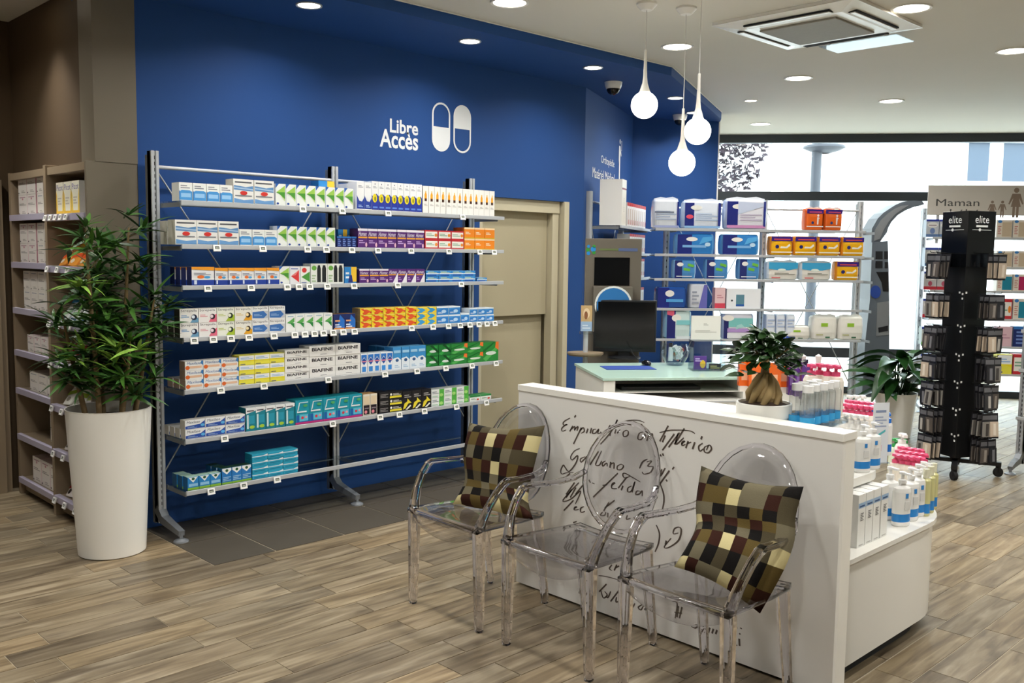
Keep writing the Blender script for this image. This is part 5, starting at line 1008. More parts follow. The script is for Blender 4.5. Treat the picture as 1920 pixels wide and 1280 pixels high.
def bottle(kind, loc, rz, label, group, name='lotion_bottle', s=1.):
    if kind not in BS: BS[kind] = bottle_set(kind)
    r = tag(empty(name, loc, rz), label, 'bottle', group); r.scale = (s, s, s)
    for k, me in BS[kind].items(): link(k, me, r)
    return r
VR = -.8      # labels face the aisle
def isl_row(kind, pts, z, desc, group, name='lotion_bottle', s=1., rz=VR):
    for i, (x, y) in enumerate(pts):
        lb = desc if len(pts) == 1 else f'{desc}, {ORD[i]} of {NUM[len(pts)]} from left'
        bottle(kind, (x, y, z), rz, lb, group, name, s)
# base tier
def I(x, y, z): p = fl(x, y, z); return (p.x, p.y)
cA, cB = I(1603, 1028, ZB), I(1664, 1004, ZB); cw = (cB[0]-cA[0])/4
for i in range(4): place(carton_mesh('cream_tube', cw-.004, .09, .215), 'cream_box', (cA[0]+cw*(i+.5)+(.006 if i == 3 else 0), 1.64, ZB+.0005), 0, f'tall slim white cream box, {ORD[i]} from panel, low tier of island', 'box', 'cream boxes on the island')
isl_row('pump_big', [I(1688, 984, ZB), I(1704, 974, ZB), I(1717, 966, ZB), I(1727, 960, ZB)], ZB+.0005, 'white blue-banded pump bottle, low island tier', 'white pump bottles on the low tier', s=1.0, rz=-.35)
isl_row('pump_big', [I(1665, 972, ZB)], ZB+.0005, 'white pump bottle behind the slim cream boxes', 'white pump bottles on the low tier', rz=-.35)
isl_row('oil', [I(1733, 966, ZB), I(1741, 960, ZB), I(1747, 953, ZB)], ZB+.0005, 'slim yellow oil bottle at island edge', 'oil bottles on the island', s=1.15)
pk = [I(1676+12*i+5*j, 925-8*j+2*i, ZB) for j in range(3) for i in range(5)]
isl_row('pink_pump', pk[:14], ZB+.0005, 'cream bottle with pink pump, low tier', 'pink pump bottles on the low tier', s=1.12)
isl_row('green_pump', [I(1676, 893, ZB), I(1690, 895, ZB)], ZB+.0005, 'bottle with green pump behind pink pumps', 'green pump bottles', s=1.15); isl_row('white_pump', [I(1688, 897, ZB)], ZB+.0005, 'white pump bottle behind the green pumps', 'white pump bottles on the low tier', s=1.35)
# middle tier
isl_row('pump_big', [I(1615, 884, ZM), I(1634, 878, ZM)], ZM+.0005, 'white pump bottle on middle tier by the panel end', 'white pump bottles on the middle tier', s=.85, rz=-.5)
isl_row('blue_cap', [I(1660, 852, ZM)], ZM+.0005, 'slim white bottle with bright blue pump and band', 'blue pump bottles', s=.85); isl_row('blue_cap', [I(1632, 835, ZM)], ZM+.0005, 'blue-pumped bottle behind the small standing sign', 'blue pump bottles', s=.85)
card = tag(empty('sign_card', (*I(1648, 868, ZM), ZM+.0005), -.5), 'small white printed card standing among the bottles', 'sign')
mb = MB(); mb.box(-.04, 0, 0, .04, .002, .265, 'E6EAF0'); art(mb, .08, .265, 0, [('b', .12, .6, .85, .8, 4, 'A9B4CC'), ('r', .15, .84, .8, .88, '8C9AB8'), ('p', [(.2, .42), (.8, .52), (.8, .56), (.2, .46)], '5FC0C8'), ('r', .2, .2, .6, .3, 'E9B8C8')]); mb.build('card', 'carton', card); MB().box(-.041, -.02, 0, .041, .03, .004).build('base', 'acrylic', card)
isl_row('pink_pump', [I(1584+11*i+3*j, 832-9*j+1.5*i, ZM) for j in range(2) for i in range(5)], ZM+.0005, 'cream bottle with pink pump, middle tier', 'pink pump bottles on the middle tier', s=1.1)
isl_row('white_pump', [I(1582+12*i, 850+2*i, ZM) for i in range(4)]+[I(1590+12*i, 808, ZM) for i in range(3)], ZM+.0005, 'white pump bottle clustered behind panel corner', 'white pumps behind the corner', s=1.05)
# top tier: clear bottles in an acrylic tray, droppers, tubes
tray = tag(empty('acrylic_tray', (3.585, 1.865, ZTP+.0005), .05), 'clear acrylic tray holding the clear bottles', 'tray')
MB().box(-.15, -.065, 0, .17, .125, .005).build('tray_base', 'acrylic', tray); MB().box(-.15, -.065, .005, .17, -.061, .03).build('tray_lip', 'acrylic', tray)
cb = [(3.47, 1.845), (3.53, 1.85), (3.59, 1.845), (3.65, 1.85), (3.71, 1.855), (3.50, 1.91), (3.56, 1.915), (3.62, 1.91), (3.68, 1.92)]
isl_row('clear_blue', cb, ZTP+.006, 'clear bottle with blue band in acrylic tray', 'clear bottles in the tray', s=1.0)
def IT(x, ytop, z): p = fl(x, ytop, z); return (p.x, p.y)
isl_row('pink_pump', [IT(1522, 681, ZTP+.225), IT(1537, 680, ZTP+.225), IT(1553, 682, ZTP+.225), IT(1568, 683, ZTP+.225)], ZTP+.0005, 'pink-pumped bottle behind the clear bottles', 'pink pumps on the top tier', s=1.25)
isl_row('dropper', [IT(1506, 663, ZTP+.21), IT(1535, 663, ZTP+.21)], ZTP+.0005, 'dark dropper bottle with pale teat, top tier', 'dropper bottles', s=1.8)
isl_row('purple_tube', [IT(1487, 666, ZTP+.20), IT(1499, 668, ZTP+.20), IT(1511, 672, ZTP+.20)], ZTP+.0005, 'purple tube standing behind the bonsai', 'purple tubes', 'cream_tube', s=1.0, rz=-.75)
isl_row('orange_tube', [IT(1397, 672, ZTP+.17), IT(1416, 674, ZTP+.17), IT(1452, 676, ZTP+.17), IT(1471, 674, ZTP+.17)], ZTP+.0005, 'orange tube standing behind the bonsai', 'orange tubes', 'cream_tube', s=1.0, rz=-.75)
# bonsai fig in a white bowl
bpos = Vector((3.475, 2.045, ZTP+.0005))
t = tag(empty('bonsai_fig', bpos), 'bonsai fig with swollen trunk in a white bowl', 'potted plant')
MB().lathe([(0, 0), (.102, 0), (.108, .004), (.110, .03), (.113, .032), (.115, .085), (.113, .087), (.106, .087), (.104, .07), (0, .07)], 36).build('bowl', 'white_lac', t)
MB().lathe([(.104, .076), (.07, .088), (.03, .1), (0, .104)], 20).build('soil', 'soil', t)
rt = MB(); rnd = random.Random(5)
rt.lathe([(.052, .085), (.058, .11), (.056, .135), (.045, .165), (.03, .19), (.02, .21)], 14)
for i in range(7):
    a = i*.9; rt.tube([(.064*math.cos(a), .064*math.sin(a), .082), (.062*math.cos(a+.35), .062*math.sin(a+.35), .125), (.044*math.cos(a+.8), .044*math.sin(a+.8), .168), (.02*math.cos(a+1.2), .02*math.sin(a+1.2), .205)], [.012, .017, .014, .009], 8)
rt.build('swollen_trunk', 'fig_root', t)
br = MB()
br.tube([(0, 0, .2), (.004, .004, .24), (-.004, 0, .27)], [.02, .016, .012], 8)
for i in range(6):
    a = i*1.05; br.tube([(0, 0, .235+.005*i), (.05*math.cos(a), .05*math.sin(a), .28), (.095*math.cos(a), .095*math.sin(a), .30+.02*(i % 2))], [.007, .005, .003], 6)
br.build('branches', 'trunk', t)
FL = [leaf_mesh('leaf', .07, .019, 'leaf_ficus', cu, .1, 4) for cu in (.15, .35)]
for i in range(210):
    a = rnd.uniform(0, 2*PI); rr = rnd.uniform(.0, .12); zc = .325-.6*rr*rr/.105+rnd.uniform(-.055, .06)
    p = Vector((rr*math.cos(a)*1.05, rr*math.sin(a)*1.05, zc)); el = rnd.uniform(-.5, .9)*(1-.3*rr/.1)
    o = link('leaf', rnd.choice(FL), t); o.matrix_basis = Matrix.Translation(p) @ Matrix.Rotation(a+rnd.uniform(-.9, .9), 4, 'Z') @ Matrix.Rotation(-el, 4, 'Y') @ Matrix.Rotation(rnd.uniform(-.7, .7), 4, 'X') @ Matrix.Scale(rnd.uniform(.75, 1.15), 4)

# ================================================================ COUNTER behind the island
CA, CB, CC = Vector((4.428, 3.721)), Vector((5.144, 3.213)), Vector((4.956, 4.324))   # front left, along the front, back left
ux_ = (CB-CA).normalized(); crz = math.atan2(ux_.y, ux_.x); CWID, CDEP, CZ = 1.25, .78, .90
ctr = tag(empty('service_counter', (CA.x, CA.y, 0), crz), 'white service counter with a pale green glass top', 'counter')
CW2 = .96
MB().box(0, 0, .04, .075, CDEP, CZ-.02).build('side_panel', 'white_lac', ctr, .003); MB().box(CW2-.05, 0, .04, CW2+.02, CDEP, CZ-.02).build('side_panel', 'white_lac', ctr, .003)
MB().box(.075, CDEP-.02, .04, CW2-.05, CDEP, CZ-.02).build('back_panel', 'white_lac', ctr); MB().box(.05, .04, 0, CW2, CDEP-.05, .04).build('kick', 'dark_frame', ctr)
MB().box(-.008, -.012, CZ-.018, CW2+.06, CDEP+.01, CZ).build('glass_top', 'frost_glass', ctr, .002)
for z0, z1 in ((.70, .755), (.40, .68), (.08, .38)):
    d_ = MB().box(.078, -.004, z0, CW2-.053, .35, z1).build('drawer', 'white_lac', ctr, .003); MB().box(.09, -.012, z1-.016, CW2-.065, -.004, z1-.006).build('handle', 'alu', d_)
MB().box(.078, .03, .80, CW2-.053, .4, .806).build('keyboard_shelf', 'white_lac', ctr)
kb = tag(MB().box(-.26, -.07, 0, .26, .07, .022).build('keyboard', 'black_plastic', None, .004), 'black keyboard on the shelf under the glass counter top', 'keyboard')
kbp = CA+ux_*.40+Vector((-ux_.y, ux_.x))*.16; kb.location = (kbp.x, kbp.y, .8065); kb.rotation_euler.z = crz
def on_counter(x, y, z=CZ): p = fl(x, y, z); return (p.x, p.y, z+.0005)
# low white unit to the right of the counter
lowp = CA+ux_*(CW2+.065)
lowu = tag(empty('low_cabinet', (lowp.x, lowp.y, 0), crz), 'low white cabinet with open niche right of the counter', 'cabinet')
MB().box(0, 0, .06, .03, .3, .80).build('side_panel', 'white_lac', lowu); MB().box(.30, 0, .06, .33, .3, .80).build('side_panel', 'white_lac', lowu); MB().box(0, -.005, .80, .33, .3, .82).build('top', 'white_lac', lowu)
MB().box(.03, 0, .68, .30, .02, .80).build('fascia', 'white_lac', lowu); MB().box(.03, .02, .52, .30, .28, .54).build('shelf', 'white_lac', lowu); MB().box(.03, .28, .06, .30, .3, .80).build('back_panel', 'white_lac', lowu); MB().box(.03, 0, .06, .30, .02, .52).build('door', 'white_lac', lowu)
MB().box(.02, .04, 0, .31, .27, .06).build('kick', 'dark_frame', lowu)
# monitor
mpos = on_counter(1170, 672); mon = tag(empty('monitor', mpos, -.85), 'black flat computer monitor on the glass counter', 'monitor')
md = (Vector(mpos)-CAM).dot(_F0); mw = 117*md/FPX; mh = 97*md/FPX; mz = dp(1172, 660, md).z-CZ
MB().box(-mw/2, -.02, mz, mw/2, .02, mz+mh).build('casing', 'black_plastic', mon, .005); MB().box(-mw/2+.014, -.0215, mz+.022, mw/2-.014, -.0203, mz+mh-.014).build('screen', 'screen', mon)
MB().box(-.045, .0, .01, .045, .03, mz+.1).build('stand', 'black_plastic', mon); MB().lathe([(0, 0), (.12, 0), (.118, .01), (.05, .018), (0, .02)], 24).build('base', 'black_plastic', mon)
mp_ = on_counter(1178, 690); o = tag(MB().box(-.17, -.09, 0, .17, .11, .003).build('mouse_mat', 'mousepad'), 'blue mat lying under the monitor', 'desk mat'); o.location = (mp_[0], mp_[1], mp_[2]); o.rotation_euler.z = crz-.02
mon.location.z += .004
mo = on_counter(1212, 684, CZ+.004); ms = tag(empty('computer_mouse', (mo[0], mo[1], mo[2]+.001), crz), 'dark computer mouse on the blue mat edge', 'mouse')
MB().lathe([(.03, 0), (.032, .008), (.028, .022), (.014, .03), (0, .032)], 16, sy=1.6).build('shell', 'black_gloss', ms); MB().tube([(0, .05, .01), (-.03, .09, .02), (-.06, .12, .06), (-.08, .13, .1)], .003, 6).build('cable', 'rubber', ms)
# glass bowl of samples
gp = on_counter(1265, 684); gb = tag(empty('glass_bowl', gp), 'round glass bowl full of sample boxes on the counter', 'bowl')
MB().lathe([(0, .0), (.055, .0), (.06, .004), (.09, .06), (.095, .10), (.08, .15), (.076, .15), (.09, .10), (.085, .06), (.055, .008), (0, .006)], 24).build('vessel', 'acrylic', gb)
rnd = random.Random(2)
SMP = [('red_white', 'red and white'), ('maxi_orange', 'orange-dotted white'), ('black_text', 'black'), ('wb', 'blue and white'), ('biafine', 'white black-lettered'), ('white_green', 'green-striped')]
for i, (st, nm) in enumerate(SMP):
    o = place(carton_mesh(st, .034, .024, .095), 'sample_box', (gp[0]+.034*math.cos(i*1.05), gp[1]+.034*math.sin(i*1.05), gp[2]+.03+.012*(i % 3)), i, f'{nm} sample packet sticking out of the round glass bowl', 'box', 'samples in the glass bowl')
    o.rotation_euler = (rnd.uniform(-.35, .35), rnd.uniform(-.6, .6), rnd.uniform(0, 6))
# acrylic leaflet holder
ap_ = on_counter(1325, 694); ah = tag(empty('leaflet_holder', ap_, crz-.1), 'clear acrylic stand holding a white notice on the counter', 'display stand')
MB().box(-.11, -.06, 0, .11, .08, .006).build('base', 'acrylic', ah); MB().box(-.11, .06, .006, .11, .066, .36).build('back', 'acrylic', ah); MB().box(-.11, -.06, .006, .11, -.056, .05).build('lip', 'acrylic', ah)
for x in (-.11, .104): MB().box(x, -.06, .006, x+.006, .066, .2).build('cheek', 'acrylic', ah)
no = MB(); no.box(-.1, .053, .20, .1, .055, .36, 'E4E2DC'); no.M = Matrix.Translation((0, .053, .20)); art(no, .2, .16, 0, [('b', .42, .6, .58, .7, 2, 'A8A6A0'), ('b', .14, .3, .86, .42, 2, 'BDBAB4')]); no.build('notice', 'carton', ah)
def local(o, v): return o.matrix_basis @ Vector(v)
crot = crz-.1
def inholder(x, y): c, s_ = math.cos(crot), math.sin(crot); return (ap_[0]+x*c-y*s_, ap_[1]+x*s_+y*c, ap_[2]+.007)
place(carton_mesh('purple_leaflet', .085, .01, .09), 'leaflet', inholder(-.05, -.02), crot, 'purple and yellow leaflet in the acrylic stand', 'leaflet', 'leaflets'); place(carton_mesh('black_leaflet', .08, .01, .04), 'leaflet', inholder(.05, -.02), crot, 'dark leaflet in the acrylic stand', 'leaflet', 'leaflets')
# pendants
def pendant(x, y, gx, gy, label):
    c = fl(x, y, CEIL); d = (c-CAM).dot(_F0); g = dp(gx, gy, d)
    r = tag(empty('pendant_lamp', (c.x, c.y, 0)), label, 'pendant lamp', 'glowing globe pendants'); R_ = 24.5*d/FPX
    MB().lathe([(.062, CEIL-.0005), (.062, CEIL-.012), (.034, CEIL-.042), (.0, CEIL-.042)], 24).build('ceiling_rose', 'white_matte', r)
    MB().tube([(0, 0, g.z+R_+.24), (0, 0, CEIL-.04)], .0025, 6).build('cable', 'white_matte', r)
    prof = [(.008, g.z+R_+.245), (.0095, g.z+R_+.15), (.012, g.z+R_+.085), (.016, g.z+R_+.05), (.025, g.z+R_+.022), (R_*.42, g.z+R_*.955)]
    MB().lathe([(0, g.z+R_+.245)]+prof, 20).build('neck', 'white_lac', r)
    MB().lathe([(R_*math.sin(a), g.z+R_*math.cos(a)) for a in [PI*.135+PI*.865*k/18 for k in range(18)]]+[(0.0005, g.z-R_)], 32).build('globe', 'glow_globe', r)
    return r
pendant(1213, 6, 1207, 197, 'left globe pendant lamp with long white neck'); pendant(1287, 14, 1275, 305, 'lowest globe pendant lamp, in the middle'); pendant(1316, -22, 1307, 246, 'right globe pendant lamp with long white neck')
# air conditioner cassette
ac = tag(empty('air_conditioner', (5.70, 3.075, CEIL)), 'white square ceiling air conditioner cassette', 'air conditioner')
def frus(mb, a, b, z0, z1): mb.add([(-a, -a, z0), (a, -a, z0), (a, a, z0), (-a, a, z0), (-b, -b, z1), (b, -b, z1), (b, b, z1), (-b, b, z1)], [(0, 1, 5, 4), (1, 2, 6, 5), (2, 3, 7, 6), (3, 0, 4, 7), (4, 7, 6, 5)])
mb = MB(); frus(mb, .475, .475, -.001, -.022); frus(mb, .475, .33, -.0221, -.045); mb.build('fascia', 'white_lac', ac, .004)
MB().box(-.26, -.26, -.058, .26, .26, -.046).build('grille', 'grey_vent', ac, .004)
for i in range(4):
    f_ = MB(); f_.M = Matrix.Rotation(i*PI/2, 4, 'Z'); f_.box(-.29, .35, -.0445, .29, .405, -.036); f_.build('slot', 'slot_black', ac)
    if i % 2 == 0 or i == 1: f2 = MB(); f2.M = Matrix.Rotation(i*PI/2, 4, 'Z'); f2.box(-.285, .362, -.05, .285, .392, -.045); f2.build('louvre', 'white_lac' if i != 3 else 'white_matte', ac)
df = tag(empty('air_deflector', (6.23, 3.0, CEIL-.052), 0), 'clear plastic air deflector hung below the air conditioner', 'deflector'); MB().box(-.14, -.27, -.004, .14, .27, 0).build('sheet', 'acrylic', df)
for y in (-.2, .2): MB().box(-.14, y-.01, 0, -.12, y+.01, .02).build('clip', 'white_matte', df)
# dome cameras
for (x, y), lb in (((6.11, 5.1), 'white dome security camera under bulkhead, nearer one'), ((7.947, 5.75), 'white dome security camera under bulkhead, far one')):
    r = tag(empty('security_camera', (x, y, SOF)), lb, 'security camera', 'dome cameras'); MB().lathe([(.075, -.0005), (.07, -.03), (.06, -.055), (.05, -.056)], 24).build('housing', 'white_lac', r)
    MB().lathe([(.055, -.055)]+[(.055*math.cos(a), -.055-.05*math.sin(a)) for a in [PI/2*k/7 for k in range(8)]], 24).build('dome', 'black_gloss', r)

# ================================================================ FAR RACKS
BO = Vector((7.47, 5.52)); BD = Vector((.725, -.625)).normalized(); BRZ = math.atan2(BD.y, BD.x); BN = Vector((BD.y, -BD.x))   # BN points to the shopper
ZB5 = [1.905, 1.665, 1.435, 1.155, .865]
far = rack('shelving_rack', 'two-bay rack of nappy packs between far blue wall and window', (BO.x, BO.y, 0), BRZ, [0, .957, 1.914], ZB5, depth=.30, x_over=(-.2, -.07), slots=34)
fa = BO+BN*.29; fb = fa+BD
def segB(zi, x0, x1, nc, ytop, style, desc, kind='pack', depth=.14, name='nappy_pack', cat='pack', where='far rack'):
    zb = ZB5[zi]+.0115; ym = ytop+25
    A, B = pl(x0, ym, fa, fb), pl(x1, ym, fa, fb); h = pl((x0+x1)/2, ytop, fa, fb).z-zb; w = (B-A).to_2d().length/nc
    for c in range(nc):
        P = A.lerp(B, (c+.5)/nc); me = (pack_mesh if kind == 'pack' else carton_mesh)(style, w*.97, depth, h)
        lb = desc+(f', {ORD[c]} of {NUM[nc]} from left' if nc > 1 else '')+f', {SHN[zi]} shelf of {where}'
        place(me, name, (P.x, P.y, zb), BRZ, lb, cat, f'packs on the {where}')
segB(0, 1224, 1276, 1, 372, 'tena_pale', 'pale lilac incontinence pack'); segB(0, 1279, 1356, 1, 375, 'tena_light', 'pale pack with navy band and pink dot'); segB(0, 1358, 1441, 1, 372, 'tena_pink', 'white pack with navy band and pink foot')
segB(1, 1265, 1342, 1, 437, 'tena_blue', 'bright blue and navy pack, left one'); segB(1, 1350, 1426, 1, 438, 'tena_blue', 'bright blue and navy pack, right one')
segB(2, 1262, 1306, 1, 486, 'tena_green', 'blue pack with green tags, left one'); segB(2, 1322, 1367, 1, 485, 'tena_green', 'blue pack with green tags, middle one'); segB(2, 1384, 1426, 1, 484, 'tena_green', 'blue pack with green tags, right one')
segB(3, 1229, 1290, 1, 537, 'dark_pack', 'dark blue pack'); segB(3, 1292, 1328, 1, 531, 'grey_pack', 'silver and violet pack'); segB(3, 1340, 1360, 1, 539, 'rose_box', 'small pink box', 'box', .1, 'carton', 'box'); segB(3, 1361, 1427, 1, 541, 'white_case', 'white box picturing a device', 'box', .12, 'carton', 'box')
segB(4, 1247, 1298, 1, 579, 'tena_white', 'navy and mint pack'); segB(4, 1353, 1416, 1, 587, 'tena_teal', 'teal and lilac pack'); segB(4, 1436, 1492, 3, 588, 'blue_clear', 'clear pack with blue foot')
segB(0, 1510, 1581, 2, 390, 'orange_kid', 'orange nappy pack'); segB(1, 1443, 1622, 4, 442, 'yellow_kid', 'yellow nappy pack with violet top')
segB(2, 1437, 1561, 2, 490, 'wipes', 'blue-topped cream pack of wipes'); segB(2, 1566, 1612, 1, 489, 'yellow_kid', 'single yellow nappy pack')
segB(4, 1470, 1521, 1, 611, 'cotton', 'low bag of white cotton', depth=.2); segB(4, 1523, 1621, 2, 592, 'cotton', 'tall green-tagged bag of cotton', depth=.16)
# rack along the angled blue wall
AO = Vector((6.24, 5.45)); AD = Vector((1.63, .785)).normalized(); ARZ = math.atan2(AD.y, AD.x); AN = Vector((AD.y, -AD.x))
angr = rack('shelving_rack', 'rack of orthopaedic boxes along the angled blue wall', (AO.x, AO.y, 0), ARZ, [0, 1.2], ZB5, depth=.28, x_over=(0, .1), slots=34)
def angput(s0, s1, n, zi, style, h, depth, desc, set_back=.24):
    w = (s1-s0)/n
    for i in range(n):
        p = AO+AD*(s0+w*(i+.5))+AN*set_back; lb = desc+(f', {ORD[i]} of {NUM[n]}' if n > 1 else '')+f', {SHN[zi]} shelf of angled rack'
        place(carton_mesh(style, w*.95, depth, h), 'brace_box', (p.x, p.y, ZB5[zi]+.0115), ARZ, lb, 'box', 'boxes on the angled rack')
angput(.08, .25, 1, 0, 'brace_big', .40, .2, 'tall white box with thin red line', .27)
angput(.42, 1.22, 9, 0, 'brace_red', .22, .12, 'slim white box with red cap')
for zi in (1, 2, 3, 4): angput(.55, 1.22, 7, zi, 'brace_red', .18, .12, 'slim white box with red cap')
# lettering on the angled wall
let2 = tag(empty('wall_lettering', (6.6, 5.6, 2.4)), 'white words Orthopédie Matériel Médical with figure on angled blue wall', 'lettering')
aw0 = Vector((6.14, W))+AN*.003; aw1 = aw0+AD
def onA(x, y): return pl(x, y, aw0, aw1)
mb = MB(); mb.M = Matrix.Translation((-6.6, -5.6, -2.4)); ax3 = Vector((AD.x, AD.y, 0))
for t_, x0, x1, yb, yt in (('Orthopédie', 1127, 1152, 309, 289), ('Matériel Médical', 1111, 1152, 332, 308)):
    A, B = onA(x0, yb), onA(x1, yb); puttext(mb, t_, A, ax3, (0, 0, 1), (B-A).to_2d().length, .09, 'E6E9EE')
mb.build('letters', 'sign_white', let2)
fg = MB(); fg.M = Matrix.Translation((-6.6, -5.6, -2.4)); A = onA(1161, 340); hh = onA(1161, 258).z-A.z
def fq(pts): fg.add([A+ax3*(a*hh)+Vector((0, 0, b*hh)) for a, b in pts], [tuple(range(len(pts)))], 'E6E9EE')
fq([(.05*math.cos(2*PI*k/12), .92+.06*math.sin(2*PI*k/12)) for k in range(12)]); fq([(-.08, .82), (.05, .82), (.08, .74), (.16, .62), (.13, .58), (.05, .66), (.05, .0), (-.05, .0), (-.05, .4), (-.09, .5)]); fq([(.16, .72), (.19, .72), (.19, .95), (.13, .95), (.16, .9)])
fg.build('figure', 'sign_white', let2)

# taupe information kiosk left of the monitor
CAMRZ = -YAW
kp = dp(1147, 600, 6.95); ks = tag(empty('information_kiosk', (kp.x, kp.y, 0), CAMRZ), 'taupe stand with black screen behind the monitor', 'kiosk')
def kb_(name, xa, ya, xb, yb, y0, y1, m, par=None, bev=0.):
    A, B = dp(xa, yb, 6.95), dp(xb, ya, 6.95); c = kp.dot(_R0); return MB().box(A.dot(_R0)-c, y0, A.z, B.dot(_R0)-c, y1, B.z).build(name, m, par or ks, bev)
kb_('board', 1091, 448, 1203, 800, -.03, .03, 'taupe_kiosk', bev=.004); MB().box(-.22, -.16, 0, .22, .16, .05).build('base', 'taupe_kiosk', ks, .004); MB().box(-.2, -.04, .05, .2, .04, .62).build('pedestal', 'taupe_kiosk', ks)
kb_('screen', 1113, 483, 1180, 534, -.036, -.0302, 'screen'); kb_('leaflet_tray', 1109, 537, 1184, 620, -.09, -.0302, 'taupe_kiosk', bev=.004)
mb = MB(); A = dp(1147, 570, 6.95); r_ = 31*6.95/FPX; mb.M = Matrix.Translation((0, -.0925, A.z))
mb.add([(r_*1.12*math.cos(2*PI*k/28), 0, r_*1.12*math.sin(2*PI*k/28)) for k in range(28)], [tuple(range(28))], 'E9ECEA'); mb.add([(r_*math.cos(2*PI*k/28), -.001, r_*math.sin(2*PI*k/28)) for k in range(28)], [tuple(range(28))], '2E74B4'); mb.box(-.08, -.0025, -.04, .08, -.0015, -.025, 'DDE8F0')
mb.build('round_notice', 'carton', ks)
mb = MB(); A = dp(1108, 467, 6.95); mb.M = Matrix.Translation(((A-kp).dot(_R0), -.0312, A.z))
for a, b, r_, c in ((-.02, .02, .012, '2E86C8'), (.02, .02, .012, '3C9A3C'), (-.025, -.005, .014, '3C9A3C'), (.015, .0, .02, '2E8ED8'), (-.02, -.03, .014, '2E8ED8'), (.02, -.025, .013, '3C9A3C')): mb.add([(a+r_*math.cos(2*PI*k/10), -.0005, b+r_*math.sin(2*PI*k/10)) for k in range(10)], [tuple(range(10))], c)
mb.box(.06, -.001, -.008, .2, 0, .006, '6A7A4A'); mb.box(.2, -.001, -.012, .34, 0, .01, '5A6A94'); mb.build('logo', 'carton', ks)
# pole stand with leaflet at the kiosk's left
qp = dp(1098, 640, 6.7); ps = tag(empty('leaflet_pole', (qp.x, qp.y, 0), CAMRZ), 'silver pole with wooden tray and leaflet beside the kiosk', 'display stand')
MB().tube([(0, 0, .0), (0, 0, 1.25)], .018, 12).build('pole', 'alu', ps); MB().lathe([(.14, 0), (.14, .012), (0, .014)], 24).build('base', 'alu', ps)
z_ = dp(1098, 660, 6.7).z; MB().lathe([(0, z_-.025), (.09, z_-.025), (.10, z_-.012), (.10, z_), (0, z_)], 20, sx=1.3).build('tray', 'cabinet_wood', ps)
lf = MB(); zt, zb_ = dp(1098, 572, 6.7).z, dp(1098, 620, 6.7).z; lf.box(-.04, -.04, zb_, .04, -.036, zt, 'C9A878'); lf.M = Matrix.Translation((0, -.04, zb_)); art(lf, .08, zt-zb_, 0, [('r', 0, 0, 1, .38, '9CB4D0'), ('b', .15, .1, .85, .3, 2, 'D4DEEA'), ('e', .5, .7, .3, .2, 'E8CFA8'), ('e', .45, .62, .16, .16, '8A5A3A')]); lf.build('leaflet', 'carton', ps); MB().box(-.045, -.06, zb_-.02, .045, .0, zb_-.002).build('holder', 'acrylic', ps)

# grey weighing kiosk with a curved horn, right of the far rack
GD = 9.75; gp_ = dp(1632, 700, GD); gk = tag(empty('weighing_machine', (gp_.x, gp_.y, 0), CAMRZ), 'grey weighing machine with a curved horn top, beside the far rack', 'machine')
def G(x, y): p = dp(x, y, GD); return ((p-gp_).dot(_R0), p.z)
def extr(name, pts, y0, y1, m, smooth=False):
    P = [G(*p) for p in pts]; n = len(P); mb = MB()
    mb.add([(a, y0, b) for a, b in P]+[(a, y1, b) for a, b in P], [tuple(range(n)), tuple(range(2*n-1, n-1, -1))]); mb.add([(a, y0, b) for a, b in P]+[(a, y1, b) for a, b in P], [(k, n+k, n+(k+1) % n, (k+1) % n) for k in range(n)], smooth=smooth)
    return mb.build(name, m, gk)
extr('horn', [(1625, 455), (1626, 429), (1637, 410), (1647, 400), (1659, 392), (1670, 385), (1682, 380), (1693, 377.5), (1704, 377), (1719, 378), (1723, 384), (1714, 387), (1704, 389), (1689, 395), (1674, 404), (1662, 417), (1656, 428), (1654, 436), (1640, 455)], -.13, .13, 'grey_kiosk')
extr('horn_panel', [(1629, 452), (1631, 432), (1642, 414), (1655, 401), (1668, 392.5), (1680, 387), (1694, 385.5), (1682, 393), (1668, 403), (1656, 417), (1648, 430), (1640, 448)], -.138, -.1305, 'alu_dark')
extr('body', [(1625, 455), (1654, 452), (1656, 520), (1657, 600), (1656, 740), (1606, 740), (1612, 640), (1621, 560)], -.15, .15, 'grey_kiosk')
for (a, b, c, d) in ((1631, 471, 1644, 485), (1647, 471, 1654, 485), (1631, 489, 1644, 502), (1648, 491, 1654, 502)): extr('button_pad', [(a, b), (c, b), (c, d), (a, d)], -.154, -.1505, 'black_plastic')
extr('instruction_panel', [(1632, 509), (1654, 509), (1656, 545), (1645, 545), (1642, 528)], -.154, -.1505, 'screen')
extr('speaker', [(1631+9.5*math.cos(2*PI*k/20), 546-12*math.sin(2*PI*k/20)) for k in range(20)][::-1], -.156, -.1505, 'mousepad'); extr('coin_hatch', [(1634, 566), (1656, 563), (1656, 625), (1632, 628)], -.153, -.1505, 'alu_dark'); extr('coin_slot', [(1636, 612), (1654, 608), (1654, 618), (1637, 621)], -.156, -.1531, 'slot_black')
MB().box(-.14, -.35, 0, .22, .15, .07).build('footplate', 'dark_frame', gk)
